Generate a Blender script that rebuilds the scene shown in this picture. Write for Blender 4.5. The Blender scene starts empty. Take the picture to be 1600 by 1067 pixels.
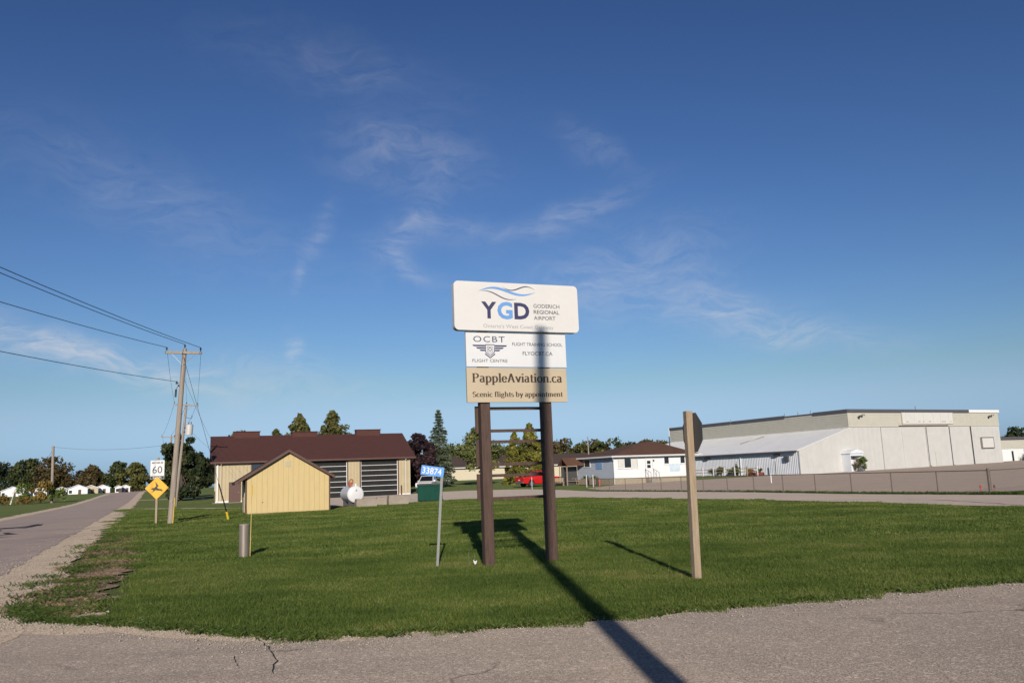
import bpy, bmesh, math, random
import numpy as np
from mathutils import Vector, Matrix
from mathutils.geometry import delaunay_2d_cdt

R = math.radians
scene = bpy.context.scene
col = scene.collection
random.seed(7)
rng = np.random.default_rng(11)

# ------------------------------------------------------------------ camera
EYE = 1.65
PITCH, ROLL = math.atan(209 / 1290.0), R(2.18)
cam_d = bpy.data.cameras.new('camera')
cam = bpy.data.objects.new('camera', cam_d)
col.objects.link(cam)
cam_d.sensor_width = 36.0
cam_d.lens = 36.0 * 1290 / 1600
cam_d.clip_start = 0.1
cam_d.clip_end = 6000
cam.matrix_world = (Matrix.Translation((0, 0, EYE)) @ Matrix.Rotation(R(90) + PITCH, 4, 'X')
                    @ Matrix.Rotation(-ROLL, 4, 'Z'))
scene.camera = cam

# ------------------------------------------------------------------ sky, sun, exposure
SUN_AZ, SUN_EL = R(180 - 4.8), R(18.3)          # azimuth clockwise from +Y (the view direction)
world = bpy.data.worlds.new('World')
scene.world = world
world.use_nodes = True
wn, wl = world.node_tree.nodes, world.node_tree.links
wn.clear()
wout = wn.new('ShaderNodeOutputWorld')
bg = wn.new('ShaderNodeBackground')
bg.inputs['Strength'].default_value = 0.115
sky = wn.new('ShaderNodeTexSky')
sky.sky_type = 'NISHITA'
sky.sun_disc = False
sky.sun_elevation = SUN_EL
sky.sun_rotation = SUN_AZ
sky.altitude = 200
sky.air_density = 1.25
sky.dust_density = 0.5
sky.ozone_density = 2.6


def wmath(op, a, b=None, c=None):
    n = wn.new('ShaderNodeMath')
    n.operation = op
    for i, v in enumerate((a, b, c)):
        if v is None:
            continue
        if isinstance(v, (int, float)):
            n.inputs[i].default_value = v
        else:
            wl.new(v, n.inputs[i])
    return n.outputs[0]


wtc = wn.new('ShaderNodeTexCoord')
DIR = wtc.outputs['Generated']


def dirvec(az, el):
    az, el = R(az), R(el)
    return Vector((math.sin(az) * math.cos(el), math.cos(az) * math.cos(el), math.sin(el)))


def wdot(v):
    n = wn.new('ShaderNodeVectorMath')
    n.operation = 'DOT_PRODUCT'
    wl.new(WARP, n.inputs[0])
    n.inputs[1].default_value = v
    return n.outputs['Value']


# thin cirrus: soft elliptical wisps (azimuth, elevation, tilt, half length, half width in degrees, strength)
wz = wn.new('ShaderNodeTexNoise')
wz.inputs['Scale'].default_value = 9.0
wz.inputs['Detail'].default_value = 5
wl.new(DIR, wz.inputs['Vector'])
wsub = wn.new('ShaderNodeVectorMath')
wsub.operation = 'MULTIPLY_ADD'
wl.new(wz.outputs['Color'], wsub.inputs[0])
wsub.inputs[1].default_value = (0.07, 0.07, 0.07)
wofs = wn.new('ShaderNodeVectorMath')
wofs.operation = 'SUBTRACT'
wl.new(DIR, wofs.inputs[0])
wofs.inputs[1].default_value = (0.035, 0.035, 0.035)
wl.new(wofs.outputs[0], wsub.inputs[2])
WARP = wsub.outputs[0]
WISPS = [(-13.7, 16.7, 64, 2.3, 0.55, .5), (-15.0, 13.6, 65, .9, 0.4, .6), (-15.5, 8.3, 100, 1.2, .5, .8),
         (-29.0, 8.9, -13, 7.5, .85, 1.7), (-20, 7.2, -6, 11, 1.4, .6), (-7.0, 21.7, -8, 4.5, 1.6, .55),
         (-7.6, 17.2, 50, 3.0, 1.2, .62), (-7.2, 14.8, -28, 2.6, .7, .55), (-3.5, 17.2, -8, 3.2, .8, .5),
         (4.9, 17.6, 18, 4.2, 0.9, .7), (6.3, 22.0, -30, 2.4, .8, .35), (9.0, 14.0, 8, 5.2, 2.0, .6),
         (15.5, 10.6, -22, 4.0, 1.6, .85), (19.5, 8.6, -14, 5.0, 1.0, .8), (7, 11.5, -10, 7, 1.6, .4),
         (-24, 18, -20, 9, 2.5, .32), (-11, 27, -10, 7, 2, .2)]
total = None
for az, el, tilt, a, b, s in WISPS:
    c = dirvec(az, el)
    e1 = Vector((math.cos(R(az)), -math.sin(R(az)), 0))
    e2 = c.cross(e1) * -1
    if e2.z < 0:
        e2 = -e2
    t = R(tilt)
    A = (e1 * math.cos(t) + e2 * math.sin(t)) / R(a)
    B = (-e1 * math.sin(t) + e2 * math.cos(t)) / R(b)
    u = wmath('SUBTRACT', wdot(A), A.dot(c))
    v = wmath('SUBTRACT', wdot(B), B.dot(c))
    q = wmath('ADD', wmath('MULTIPLY', u, u), wmath('MULTIPLY', v, v))
    g = wmath('MULTIPLY', wmath('POWER', 2.718, wmath('MULTIPLY', q, -1.0)), s)
    g = wmath('MULTIPLY', g, wmath('GREATER_THAN', wdot(c), 0.0))
    total = g if total is None else wmath('ADD', total, g)
wmap = wn.new('ShaderNodeMapping')
wmap.inputs['Rotation'].default_value = (0.3, R(24), 0.2)
wmap.inputs['Scale'].default_value = (9, 9, 30)
wl.new(WARP, wmap.inputs['Vector'])
wn2 = wn.new('ShaderNodeTexNoise')
wn2.inputs['Scale'].default_value = 2.3
wn2.inputs['Detail'].default_value = 9
wn2.inputs['Roughness'].default_value = 0.62
wn2.inputs['Distortion'].default_value = 0.6
wl.new(wmap.outputs[0], wn2.inputs['Vector'])
wr = wn.new('ShaderNodeMapRange')
wr.inputs[1].default_value = 0.36
wr.inputs[2].default_value = 0.74
wl.new(wn2.outputs['Fac'], wr.inputs[0])
cloud = wmath('MULTIPLY', wmath('MULTIPLY', total, wmath('MULTIPLY_ADD', wr.outputs[0], 0.85, 0.15)), 0.5)
cloud = wmath('MINIMUM', cloud, 0.6)
wmix = wn.new('ShaderNodeMix')
wmix.data_type = 'RGBA'
wl.new(cloud, wmix.inputs['Factor'])
# deepen the clear morning blue: one tone curve for the whole dome
wk = wn.new('ShaderNodeVectorMath')
wk.operation = 'SCALE'
wk.inputs['Scale'].default_value = 0.115
wl.new(sky.outputs[0], wk.inputs[0])
wmn = wn.new('ShaderNodeVectorMath')
wmn.operation = 'MINIMUM'
wl.new(wk.outputs[0], wmn.inputs[0])
wmn.inputs[1].default_value = (1.1, 1.1, 1.1)
wg = wn.new('ShaderNodeGamma')
wg.inputs['Gamma'].default_value = 1.42
wl.new(wmn.outputs[0], wg.inputs['Color'])
wm2 = wn.new('ShaderNodeVectorMath')
wm2.operation = 'MULTIPLY'
wl.new(wg.outputs[0], wm2.inputs[0])
wm2.inputs[1].default_value = (.60 / .115, .665 / .115, .885 / .115)
wsep = wn.new('ShaderNodeSeparateColor')
wl.new(wm2.outputs[0], wsep.inputs[0])
wcmb = wn.new('ShaderNodeCombineColor')
wl.new(wmath('MINIMUM', wsep.outputs[0], wmath('MULTIPLY', wsep.outputs[1], .66)), wcmb.inputs[0])
wl.new(wsep.outputs[1], wcmb.inputs[1])
wl.new(wmath('MAXIMUM', wsep.outputs[2], wmath('MULTIPLY', wsep.outputs[1], 1.34)), wcmb.inputs[2])
wl.new(wcmb.outputs[0], wmix.inputs['A'])
wmix.inputs['B'].default_value = (5.6, 5.7, 6.1, 1)
wl.new(wmix.outputs['Result'], bg.inputs['Color'])
wl.new(bg.outputs[0], wout.inputs['Surface'])

sun_d = bpy.data.lights.new('sun', 'SUN')
sun_d.energy = 4.6
sun_d.angle = R(0.53)
sun_d.color = (1.0, 0.89, 0.75)
sun = bpy.data.objects.new('sun', sun_d)
col.objects.link(sun)
sdir = Vector((math.sin(SUN_AZ) * math.cos(SUN_EL), math.cos(SUN_AZ) * math.cos(SUN_EL), math.sin(SUN_EL)))
sun.rotation_euler = sdir.to_track_quat('Z', 'Y').to_euler()
sun.location = sdir * 60

scene.view_settings.view_transform = 'Standard'
scene.view_settings.look = 'None'
scene.view_settings.exposure = 0.0
scene.view_settings.gamma = 1.0

# ------------------------------------------------------------------ helpers


def smooth01(t):
    t = np.clip(t, 0, 1)
    return t * t * (3 - 2 * t)


def ground(x, y):
    return 1.05 * smooth01((np.asarray(y) + 0.35 * np.asarray(x) - 75) / 105.0)


def gz(x, y):
    return float(ground(x, y))


MATS = {}


def nodes_of(m):
    m.use_nodes = True
    nt = m.node_tree
    return nt, nt.nodes, nt.links, nt.nodes['Principled BSDF']


def mat(name, color, rough=0.6, var=0.12, scale=3.0, bump=0.0, bscale=40.0, metal=0.0, spec=0.5, stretch=None,
        color2=None, emission=None, coat=0.0):
    """principled surface with two-scale noise in the colour and a fine bump"""
    if name in MATS:
        return MATS[name]
    m = bpy.data.materials.new(name)
    nt, nn, ll, p = nodes_of(m)
    p.inputs['Roughness'].default_value = rough
    p.inputs['Metallic'].default_value = metal
    p.inputs['Specular IOR Level'].default_value = spec
    p.inputs['Coat Weight'].default_value = coat
    tc = nn.new('ShaderNodeTexCoord')
    mp = nn.new('ShaderNodeMapping')
    ll.new(tc.outputs['Object'], mp.inputs['Vector'])
    if stretch:
        mp.inputs['Scale'].default_value = stretch
    n1 = nn.new('ShaderNodeTexNoise')
    n1.inputs['Scale'].default_value = scale
    n1.inputs['Detail'].default_value = 8
    n1.inputs['Roughness'].default_value = 0.65
    ll.new(mp.outputs[0], n1.inputs['Vector'])
    ramp = nn.new('ShaderNodeValToRGB')
    c = np.array(color)
    c2 = np.array(color2) if color2 is not None else c * (1 + var)
    c1 = c * (1 - var) if color2 is None else c
    ramp.color_ramp.elements[0].position = 0.3
    ramp.color_ramp.elements[1].position = 0.7
    ramp.color_ramp.elements[0].color = (*np.clip(c1, 0, 1), 1)
    ramp.color_ramp.elements[1].color = (*np.clip(c2, 0, 1), 1)
    ll.new(n1.outputs['Fac'], ramp.inputs['Fac'])
    ll.new(ramp.outputs['Color'], p.inputs['Base Color'])
    if bump:
        n2 = nn.new('ShaderNodeTexNoise')
        n2.inputs['Scale'].default_value = bscale
        n2.inputs['Detail'].default_value = 6
        ll.new(mp.outputs[0], n2.inputs['Vector'])
        b = nn.new('ShaderNodeBump')
        b.inputs['Strength'].default_value = bump
        b.inputs['Distance'].default_value = 0.02
        ll.new(n2.outputs['Fac'], b.inputs['Height'])
        ll.new(b.outputs[0], p.inputs['Normal'])
    MATS[name] = m
    return m


def asphalt(name, base, light, dark, patch=0.35, stone=130.0, big=0.35, stain=None, crack=0.0, contrast=1.0):
    """chip-sealed pavement: stones at centimetre scale, soft patches, worn streaks and cracks"""
    m = bpy.data.materials.new(name)
    nt, nn, ll, p = nodes_of(m)
    p.inputs['Roughness'].default_value = 0.9
    p.inputs['Diffuse Roughness'].default_value = 1.0
    p.inputs['Specular IOR Level'].default_value = 0.15
    tc = nn.new('ShaderNodeTexCoord')
    P = tc.outputs['Object']

    def noise(sc, det=6, ro=0.6, vec=P):
        n = nn.new('ShaderNodeTexNoise')
        n.inputs['Scale'].default_value = sc
        n.inputs['Detail'].default_value = det
        n.inputs['Roughness'].default_value = ro
        ll.new(vec, n.inputs['Vector'])
        return n.outputs['Fac']

    def rng_(v, a, b, c=0.0, d=1.0):
        n = nn.new('ShaderNodeMapRange')
        n.inputs[1].default_value, n.inputs[2].default_value = a, b
        n.inputs[3].default_value, n.inputs[4].default_value = c, d
        ll.new(v, n.inputs[0])
        return n.outputs[0]

    def mix(f, a, b):
        n = nn.new('ShaderNodeMix')
        n.data_type = 'RGBA'
        if isinstance(f, float):
            n.inputs['Factor'].default_value = f
        else:
            ll.new(f, n.inputs['Factor'])
        for k, v in (('A', a), ('B', b)):
            if isinstance(v, tuple):
                n.inputs[k].default_value = (*v, 1)
            else:
                ll.new(v, n.inputs[k])
        return n.outputs['Result']
    c = mix(rng_(noise(big, 5), 0.38, 0.64), base, tuple(np.array(base) * (1 + patch) * np.array((1.03, 1, .95))))
    c = mix(rng_(noise(2.2, 6, .7), 0.45, 0.75, 0, .5), c, tuple(np.array(base) * .8))
    vo = nn.new('ShaderNodeTexVoronoi')
    vo.inputs['Scale'].default_value = stone
    ll.new(P, vo.inputs['Vector'])
    sep = nn.new('ShaderNodeSeparateColor')
    ll.new(vo.outputs['Color'], sep.inputs[0])
    c = mix(rng_(sep.outputs[0], 0.62, 1.0, 0, .75 * contrast), c, light)
    c = mix(rng_(sep.outputs[1], 0.66, 1.0, 0, .75 * contrast), c, dark)
    vb = nn.new('ShaderNodeTexVoronoi')
    vb.inputs['Scale'].default_value = stone * .32
    ll.new(P, vb.inputs['Vector'])
    sb = nn.new('ShaderNodeSeparateColor')
    ll.new(vb.outputs['Color'], sb.inputs[0])
    c = mix(rng_(sb.outputs[2], 0.93, 1.0, 0, .5 * contrast), c, light)
    if stain:
        mp = nn.new('ShaderNodeMapping')
        mp.inputs['Rotation'].default_value = (0, 0, stain[0])
        mp.inputs['Scale'].default_value = (stain[1], stain[2], 1)
        ll.new(P, mp.inputs['Vector'])
        c = mix(rng_(noise(1.0, 5, .6, mp.outputs[0]), .52, .72, 0, stain[3]), c, tuple(np.array(dark) * stain[4]))
    h = vo.outputs['Distance']
    if crack:
        wv = nn.new('ShaderNodeTexVoronoi')
        wv.feature = 'DISTANCE_TO_EDGE'
        wv.inputs['Scale'].default_value = 0.28
        dn = nn.new('ShaderNodeVectorMath')
        dn.operation = 'MULTIPLY_ADD'
        nz = nn.new('ShaderNodeTexNoise')
        nz.inputs['Scale'].default_value = 1.3
        nz.inputs['Detail'].default_value = 5
        ll.new(P, nz.inputs['Vector'])
        ll.new(nz.outputs['Color'], dn.inputs[0])
        dn.inputs[1].default_value = (.9, .9, .9)
        ll.new(P, dn.inputs[2])
        ll.new(dn.outputs[0], wv.inputs['Vector'])
        f = nn.new('ShaderNodeMath')
        f.operation = 'MULTIPLY'
        ll.new(rng_(wv.outputs['Distance'], 0.0, 0.008, 1, 0), f.inputs[0])
        ll.new(rng_(noise(.25, 2), .5, .62, 0, crack), f.inputs[1])
        c = mix(f.outputs[0], c, tuple(np.array(dark) * .5))
    ll.new(c, p.inputs['Base Color'])
    b = nn.new('ShaderNodeBump')
    b.inputs['Strength'].default_value = 0.55
    b.inputs['Distance'].default_value = 0.006
    ll.new(h, b.inputs['Height'])
    ll.new(b.outputs[0], p.inputs['Normal'])
    return m


class MB:
    """collects simple solids, then links them as one mesh object"""

    def __init__(self):
        self.v, self.f = [], []

    def add(self, vs, fs):
        o = len(self.v)
        self.v += [tuple(map(float, q)) for q in vs]
        self.f += [tuple(i + o for i in q) for q in fs]
        return self

    def box(self, x0, x1, y0, y1, z0, z1):
        return self.add([(x0, y0, z0), (x1, y0, z0), (x1, y1, z0), (x0, y1, z0),
                         (x0, y0, z1), (x1, y0, z1), (x1, y1, z1), (x0, y1, z1)],
                        [(0, 3, 2, 1), (4, 5, 6, 7), (0, 1, 5, 4), (1, 2, 6, 5), (2, 3, 7, 6), (3, 0, 4, 7)])

    def rbox(self, x0, x1, y0, y1, z0, z1, b=0.02):
        """box with chamfered long edges"""
        pr = [(x0 + b, y0), (x1 - b, y0), (x1, y0 + b), (x1, y1 - b), (x1 - b, y1), (x0 + b, y1), (x0, y1 - b), (x0, y0 + b)]
        return self.prism(pr, z0, z1)

    def prism(self, poly, z0, z1, ax='z'):
        n = len(poly)

        def P(a, b, c):
            return {'z': (a, b, c), 'y': (a, c, b), 'x': (c, a, b)}[ax]
        vs = [P(a, b, z0) for a, b in poly] + [P(a, b, z1) for a, b in poly]
        fs = [tuple(range(n))[::-1], tuple(range(n, 2 * n))]
        fs += [(i, (i + 1) % n, n + (i + 1) % n, n + i) for i in range(n)]
        return self.add(vs, fs)

    def tube(self, p0, p1, r0, r1=None, n=10):
        r1 = r0 if r1 is None else r1
        p0, p1 = Vector(p0), Vector(p1)
        d = (p1 - p0).normalized()
        a = d.orthogonal().normalized()
        b = d.cross(a)
        vs = []
        for p, r in ((p0, r0), (p1, r1)):
            for i in range(n):
                t = 2 * math.pi * i / n
                vs.append(p + a * (r * math.cos(t)) + b * (r * math.sin(t)))
        fs = [tuple(range(n))[::-1], tuple(range(n, 2 * n))] + [(i, (i + 1) % n, n + (i + 1) % n, n + i) for i in range(n)]
        return self.add(vs, fs)

    def path(self, pts, r, n=5):
        for a, b in zip(pts[:-1], pts[1:]):
            self.tube(a, b, r, r, n)
        return self

    def beam(self, p0, p1, w, h, up=(0, 0, 1)):
        p0, p1 = Vector(p0), Vector(p1)
        d = (p1 - p0).normalized()
        s = d.cross(Vector(up))
        s = s.normalized() if s.length > 1e-4 else d.orthogonal().normalized()
        u = s.cross(d)
        vs = []
        for p in (p0, p1):
            for i, j in ((-1, -1), (1, -1), (1, 1), (-1, 1)):
                vs.append(p + s * (w / 2 * i) + u * (h / 2 * j))
        return self.add(vs, [(0, 1, 2, 3)[::-1], (4, 5, 6, 7), (0, 1, 5, 4), (1, 2, 6, 5), (2, 3, 7, 6), (3, 0, 4, 7)])

    def build(self, name, m, parent=None, smooth=False):
        me = bpy.data.meshes.new(name)
        me.from_pydata(self.v, [], self.f)
        bm = bmesh.new()
        bm.from_mesh(me)
        bmesh.ops.recalc_face_normals(bm, faces=bm.faces)
        bm.to_mesh(me)
        bm.free()
        me.materials.append(m)
        if smooth:
            me.polygons.foreach_set('use_smooth', [True] * len(me.polygons))
            try:
                me.set_sharp_from_angle(angle=R(40))
            except Exception:
                pass
        o = bpy.data.objects.new(name, me)
        col.objects.link(o)
        if parent:
            o.parent = parent
        return o


def tag(o, label=None, cat=None, group=None, kind=None):
    for k, v in (('label', label), ('category', cat), ('group', group), ('kind', kind)):
        if v:
            o[k] = v
    return o


def thing(name, loc, label, cat, group=None, yaw=0.0, rot=None):
    o = bpy.data.objects.new(name, None)
    o.empty_display_size = 0.3
    col.objects.link(o)
    o.location = loc
    o.rotation_euler = rot if rot else (0, 0, yaw)
    return tag(o, label, cat, group)


def copy_tree(o, parent=None):
    c = o.copy()
    col.objects.link(c)
    c.parent = parent
    for ch in list(o.children):
        copy_tree(ch, c)
    return c


def mesh_np(name, V, F, m, parent=None, rnd=None, smooth=False):
    """quick mesh from numpy arrays; all faces with the same corner count"""
    me = bpy.data.meshes.new(name)
    k = F.shape[1]
    me.vertices.add(len(V))
    me.vertices.foreach_set('co', V.astype(np.float32).ravel())
    me.loops.add(F.size)
    me.loops.foreach_set('vertex_index', F.astype(np.int32).ravel())
    me.polygons.add(len(F))
    me.polygons.foreach_set('loop_start', np.arange(0, F.size, k, dtype=np.int32))
    me.update(calc_edges=True)
    if smooth:
        me.polygons.foreach_set('use_smooth', [True] * len(F))
    if rnd is not None:
        a = me.attributes.new('rnd', 'FLOAT', 'FACE')
        a.data.foreach_set('value', rnd.astype(np.float32))
    me.materials.append(m)
    o = bpy.data.objects.new(name, me)
    col.objects.link(o)
    if parent:
        o.parent = parent
    return o


# ------------------------------------------------------------------ ground and pavements
def ground_material():
    m = bpy.data.materials.new('turf')
    nt, nn, ll, p = nodes_of(m)
    p.inputs['Roughness'].default_value = 0.95
    p.inputs['Diffuse Roughness'].default_value = 1.0
    p.inputs['Specular IOR Level'].default_value = 0.1
    geo = nn.new('ShaderNodeNewGeometry')
    P = geo.outputs['Position']

    def noise(sc, det=6, ro=0.6, stretch=None):
        v = P
        if stretch:
            mp = nn.new('ShaderNodeMapping')
            mp.inputs['Scale'].default_value = stretch[:3]
            mp.inputs['Rotation'].default_value = (0, 0, stretch[3])
            ll.new(P, mp.inputs['Vector'])
            v = mp.outputs[0]
        n = nn.new('ShaderNodeTexNoise')
        n.inputs['Scale'].default_value = sc
        n.inputs['Detail'].default_value = det
        n.inputs['Roughness'].default_value = ro
        ll.new(v, n.inputs['Vector'])
        return n.outputs['Fac']

    def ramp(v, stops):
        r = nn.new('ShaderNodeValToRGB')
        e = r.color_ramp.elements
        e[0].position, e[0].color = stops[0][0], (*stops[0][1], 1)
        e[1].position, e[1].color = stops[-1][0], (*stops[-1][1], 1)
        for s in stops[1:-1]:
            x = e.new(s[0])
            x.color = (*s[1], 1)
        ll.new(v, r.inputs['Fac'])
        return r.outputs['Color']

    def mix(f, a, b, mode='MIX'):
        n = nn.new('ShaderNodeMix')
        n.data_type = 'RGBA'
        n.blend_type = mode
        if isinstance(f, float):
            n.inputs['Factor'].default_value = f
        else:
            ll.new(f, n.inputs['Factor'])
        ll.new(a, n.inputs['A'])
        ll.new(b, n.inputs['B'])
        return n.outputs['Result']
    fine = ramp(noise(28, 8, .75), [(.3, (.042, .062, .014)), (.55, (.10, .135, .034)), (.75, (.17, .19, .06))])
    mid = ramp(noise(.35, 6, .65), [(.35, (.07, .105, .024)), (.55, (.10, .135, .034)), (.72, (.16, .16, .055))])
    mow = ramp(noise(1, 5, .6, (.25, 2.2, 1, -.35)), [(.35, (.06, .11, .02)), (.65, (.12, .17, .04))])
    c = mix(.5, fine, mid)
    c = mix(.35, c, mow)
    hs_ = nn.new('ShaderNodeHueSaturation')
    hs_.inputs['Hue'].default_value = .488
    hs_.inputs['Saturation'].default_value = .88
    hs_.inputs['Value'].default_value = .72
    ll.new(c, hs_.inputs['Color'])
    c = hs_.outputs[0]
    ll.new(c, p.inputs['Base Color'])
    b = nn.new('ShaderNodeBump')
    b.inputs['Strength'].default_value = 0.8
    b.inputs['Distance'].default_value = 0.05
    ll.new(noise(22, 6, .7), b.inputs['Height'])
    ll.new(b.outputs[0], p.inputs['Normal'])
    return m


xs = np.unique(np.concatenate([np.linspace(-2600, -200, 13), np.arange(-200, 141, 4.0), np.linspace(141, 2600, 13)]))
ys = np.unique(np.concatenate([np.linspace(-900, -30, 6), np.arange(-30, 330, 4.0), np.linspace(330, 3200, 14)]))
GX, GY = np.meshgrid(xs, ys)
GZ = ground(GX, GY) - 0.02
V = np.stack([GX, GY, GZ], -1).reshape(-1, 3)
nx, ny = len(xs), len(ys)
ii, jj = np.meshgrid(np.arange(nx - 1), np.arange(ny - 1))
a = (jj * nx + ii).ravel()
F = np.stack([a, a + 1, a + nx + 1, a + nx], -1)
g = mesh_np('ground', V, F, ground_material(), smooth=True)
tag(g, 'flat green grass field running to the horizon', None, kind='structure')


def resample(poly, step, wob, seed):
    r = np.random.default_rng(seed)
    out = []
    n = len(poly)
    for i in range(n):
        p, q = np.array(poly[i], float), np.array(poly[(i + 1) % n], float)
        L = np.hypot(*(q - p))
        k = max(1, int(L / step))
        nrm = np.array([-(q - p)[1], (q - p)[0]]) / max(L, 1e-6)
        for j in range(k):
            t = j / k
            out.append(p + (q - p) * t + nrm * wob * r.normal())
    return np.array(out)


def inside(poly, X, Y):
    poly = np.asarray(poly)
    res = np.zeros(X.shape, bool)
    n = len(poly)
    for i in range(n):
        x0, y0 = poly[i]
        x1, y1 = poly[(i + 1) % n]
        c = ((y0 > Y) != (y1 > Y)) & (X < (x1 - x0) * (Y - y0) / (y1 - y0 + 1e-12) + x0)
        res ^= c
    return res


def sheet(name, poly, m, lift, step=4.0, edge=0.8, wob=0.05, seed=1, label=None):
    P = resample(poly, edge, wob, seed)
    X, Y = np.meshgrid(np.arange(P[:, 0].min(), P[:, 0].max(), step), np.arange(P[:, 1].min(), P[:, 1].max(), step))
    k = inside(P, X, Y)
    pts = [Vector(p) for p in P] + [Vector((x, y)) for x, y in zip(X[k], Y[k])]
    n = len(P)
    r = delaunay_2d_cdt(pts, [(i, (i + 1) % n) for i in range(n)], [], 1, 1e-5)
    vs, fs = r[0], r[2]
    me = bpy.data.meshes.new(name)
    me.from_pydata([(v.x, v.y, gz(v.x, v.y) + lift) for v in vs], [], [tuple(f) for f in fs])
    bm = bmesh.new()
    bm.from_mesh(me)
    for f in bm.faces:
        if f.normal.z < 0:
            f.normal_flip()
    bm.to_mesh(me)
    bm.free()
    me.materials.append(m)
    o = bpy.data.objects.new(name, me)
    col.objects.link(o)
    return tag(o, label, kind='structure')


M_side = asphalt('chip_seal', (.190, .162, .144), (.44, .385, .33), (.062, .052, .047), patch=.26, big=.2, crack=.8, stone=95, stain=(.35, .12, .9, .3, 1.6))
M_road = asphalt('country_asphalt', (.178, .147, .140), (.30, .26, .235), (.08, .068, .067), patch=.16, stone=80, stain=(R(24), .55, .035, .45, 1.3), contrast=.6)
M_grav = asphalt('gravel', (.27, .222, .178), (.46, .39, .32), (.12, .096, .076), patch=.15, stone=46, contrast=1.0)
M_drive = asphalt('driveway_asphalt', (.262, .225, .202), (.38, .33, .295), (.14, .118, .107), patch=.12, stone=80, contrast=.5, stain=(.8, .12, .5, .2, 1.6))
M_apron = asphalt('apron_asphalt', (.215, .177, .153), (.32, .275, .24), (.115, .097, .09), patch=.14, stone=70, contrast=.4, stain=(.5, .05, .6, .35, 1.3))
M_path = asphalt('path_concrete', (.27, .24, .20), (.36, .325, .28), (.155, .135, .115), stone=60, contrast=.4)

AX = np.array([-.4003, .9164])
AN = np.array([.9164, .4003])              # to the right of the road
RC = np.array([-29.2, 52.44])


def strip(s0, s1, w0, w1):
    a, b = RC + AX * s0, RC + AX * s1
    return [a + AN * w0, b + AN * w0, b + AN * w1, a + AN * w1][::-1]


LAWN_EDGE = [(-6.4, 11.2), (-5.2, 10.75), (-3.4, 9.75), (-2.3, 9.2), (.1, 9.5), (2.95, 10.35), (6.7, 11.45), (14, 13.7)]
SIDE = [(-40, -25), (45, -25), (45, 19)] + [(22, 13.6)] + LAWN_EDGE[::-1] + [(-7.2, 11.3), (-8.8, 10.2), (-10.5, 9.2), (-40, 9)]
sheet('side_road', SIDE, M_side, .004, 5, .35, .05, 3, 'grey chip sealed road crossing the foreground')
sheet('gravel_shoulder', strip(-95, 430, -4.1, 4.15), M_grav, .008, 6, .6, .13, 4, 'pale gravel shoulder along the country road')
CORNER = [(-7.0, 12.6), (-6.0, 12.0), (-5.5, 11.3), (-4.6, 10.8), (-3.3, 10.1), (-2.2, 9.5), (-.6, 9.45), (-1.6, 9.12), (-2.6, 9.0), (-3.6, 9.4), (-4.8, 10.05), (-5.6, 10.0), (-6.4, 10.35), (-7.3, 10.0), (-8.0, 10.15), (-9.0, 9.7), (-10.5, 9.5), (-12.5, 10.5), (-12.5, 13.5), (-9.6, 16.8), (-8.4, 15.0)]
sheet('gravel_corner', CORNER, M_grav, .0065, 3, .3, .08, 5, 'loose gravel at the corner of the two roads')
sheet('country_road', strip(-95, 430, -2.95, 2.95), M_road, .017, 6, .7, .05, 6, 'worn grey two lane country road')
DRIVE = [(-13.5, 56.0), (-8.6, 58.6), (-4.4, 64.1), (4, 57.8), (12.2, 41.1), (16.55, 27.8), (19.5, 17), (22.2, 13.9),
         (31, 16.6), (26, 27), (20.9, 37.4), (17.75, 44.4), (14.6, 55.4), (6.5, 74.0), (4.5, 84), (1, 93.5), (-6, 98), (-10.5, 96.5),
         (-11.6, 92.9), (-26.5, 87.2), (-22, 78)]
sheet('driveway', DRIVE, M_drive, .006, 3.5, .8, .08, 7, 'pale asphalt driveway curving behind the lawn')
APRON = [(7.6, 75.6), (15.6, 56.8), (18.9, 45.6), (22.0, 38.9), (26.2, 42.2), (60, 52), (125, 90), (120, 170), (50, 118), (30, 106), (11.5, 96), (7.0, 86)]
sheet('apron', APRON, M_apron, .010, 3.0, 1.0, .1, 8, 'broad brown grey asphalt apron before the hangar')
sheet('path', [(-35.5, 75.9), (-35.0, 74.3), (-20.6, 62.0), (-17.5, 60.5), (-17.2, 61.6), (-20.4, 63.2)], M_path, .009, 2, .8, .04, 9,
      'narrow pale track from the road to the shed')
sheet('path', [(-60, 124), (-58.5, 121.5), (-34, 108), (-33, 110)], M_path, .009, 3, .9, .05, 10, 'narrow pale track beside the far poles')

M_tar = mat('crack_tar', (.035, .030, .030), .8, .2, 3)


def crack(pts, w, seed, label, lift):
    L = [np.array(p, float) for p in pts]
    left, right = [], []
    r = np.random.default_rng(seed)
    fine = []
    for p, q in zip(L[:-1], L[1:]):
        for k in range(4):
            fine.append(p + (q - p) * k / 4 + r.normal(size=2) * w * .9)
    fine.append(L[-1])
    n = len(fine)
    for i, p in enumerate(fine):
        d = fine[min(i + 1, n - 1)] - fine[max(i - 1, 0)]
        d = np.array([-d[1], d[0]]) / max(np.hypot(*d), 1e-6)
        ww = w * r.uniform(.35, 1.0) * (1 if 0 < i < n - 1 else .15)
        left.append(p + d * ww / 2)
        right.append(p - d * ww / 2)
    mb = MB()
    V = [(*q, gz(*q) + lift) for q in left + right]
    mb.add(V, [(i, i + 1, n + i + 1, n + i) for i in range(n - 1)])
    return tag(mb.build('road_crack', M_tar), label, kind='structure')


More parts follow.
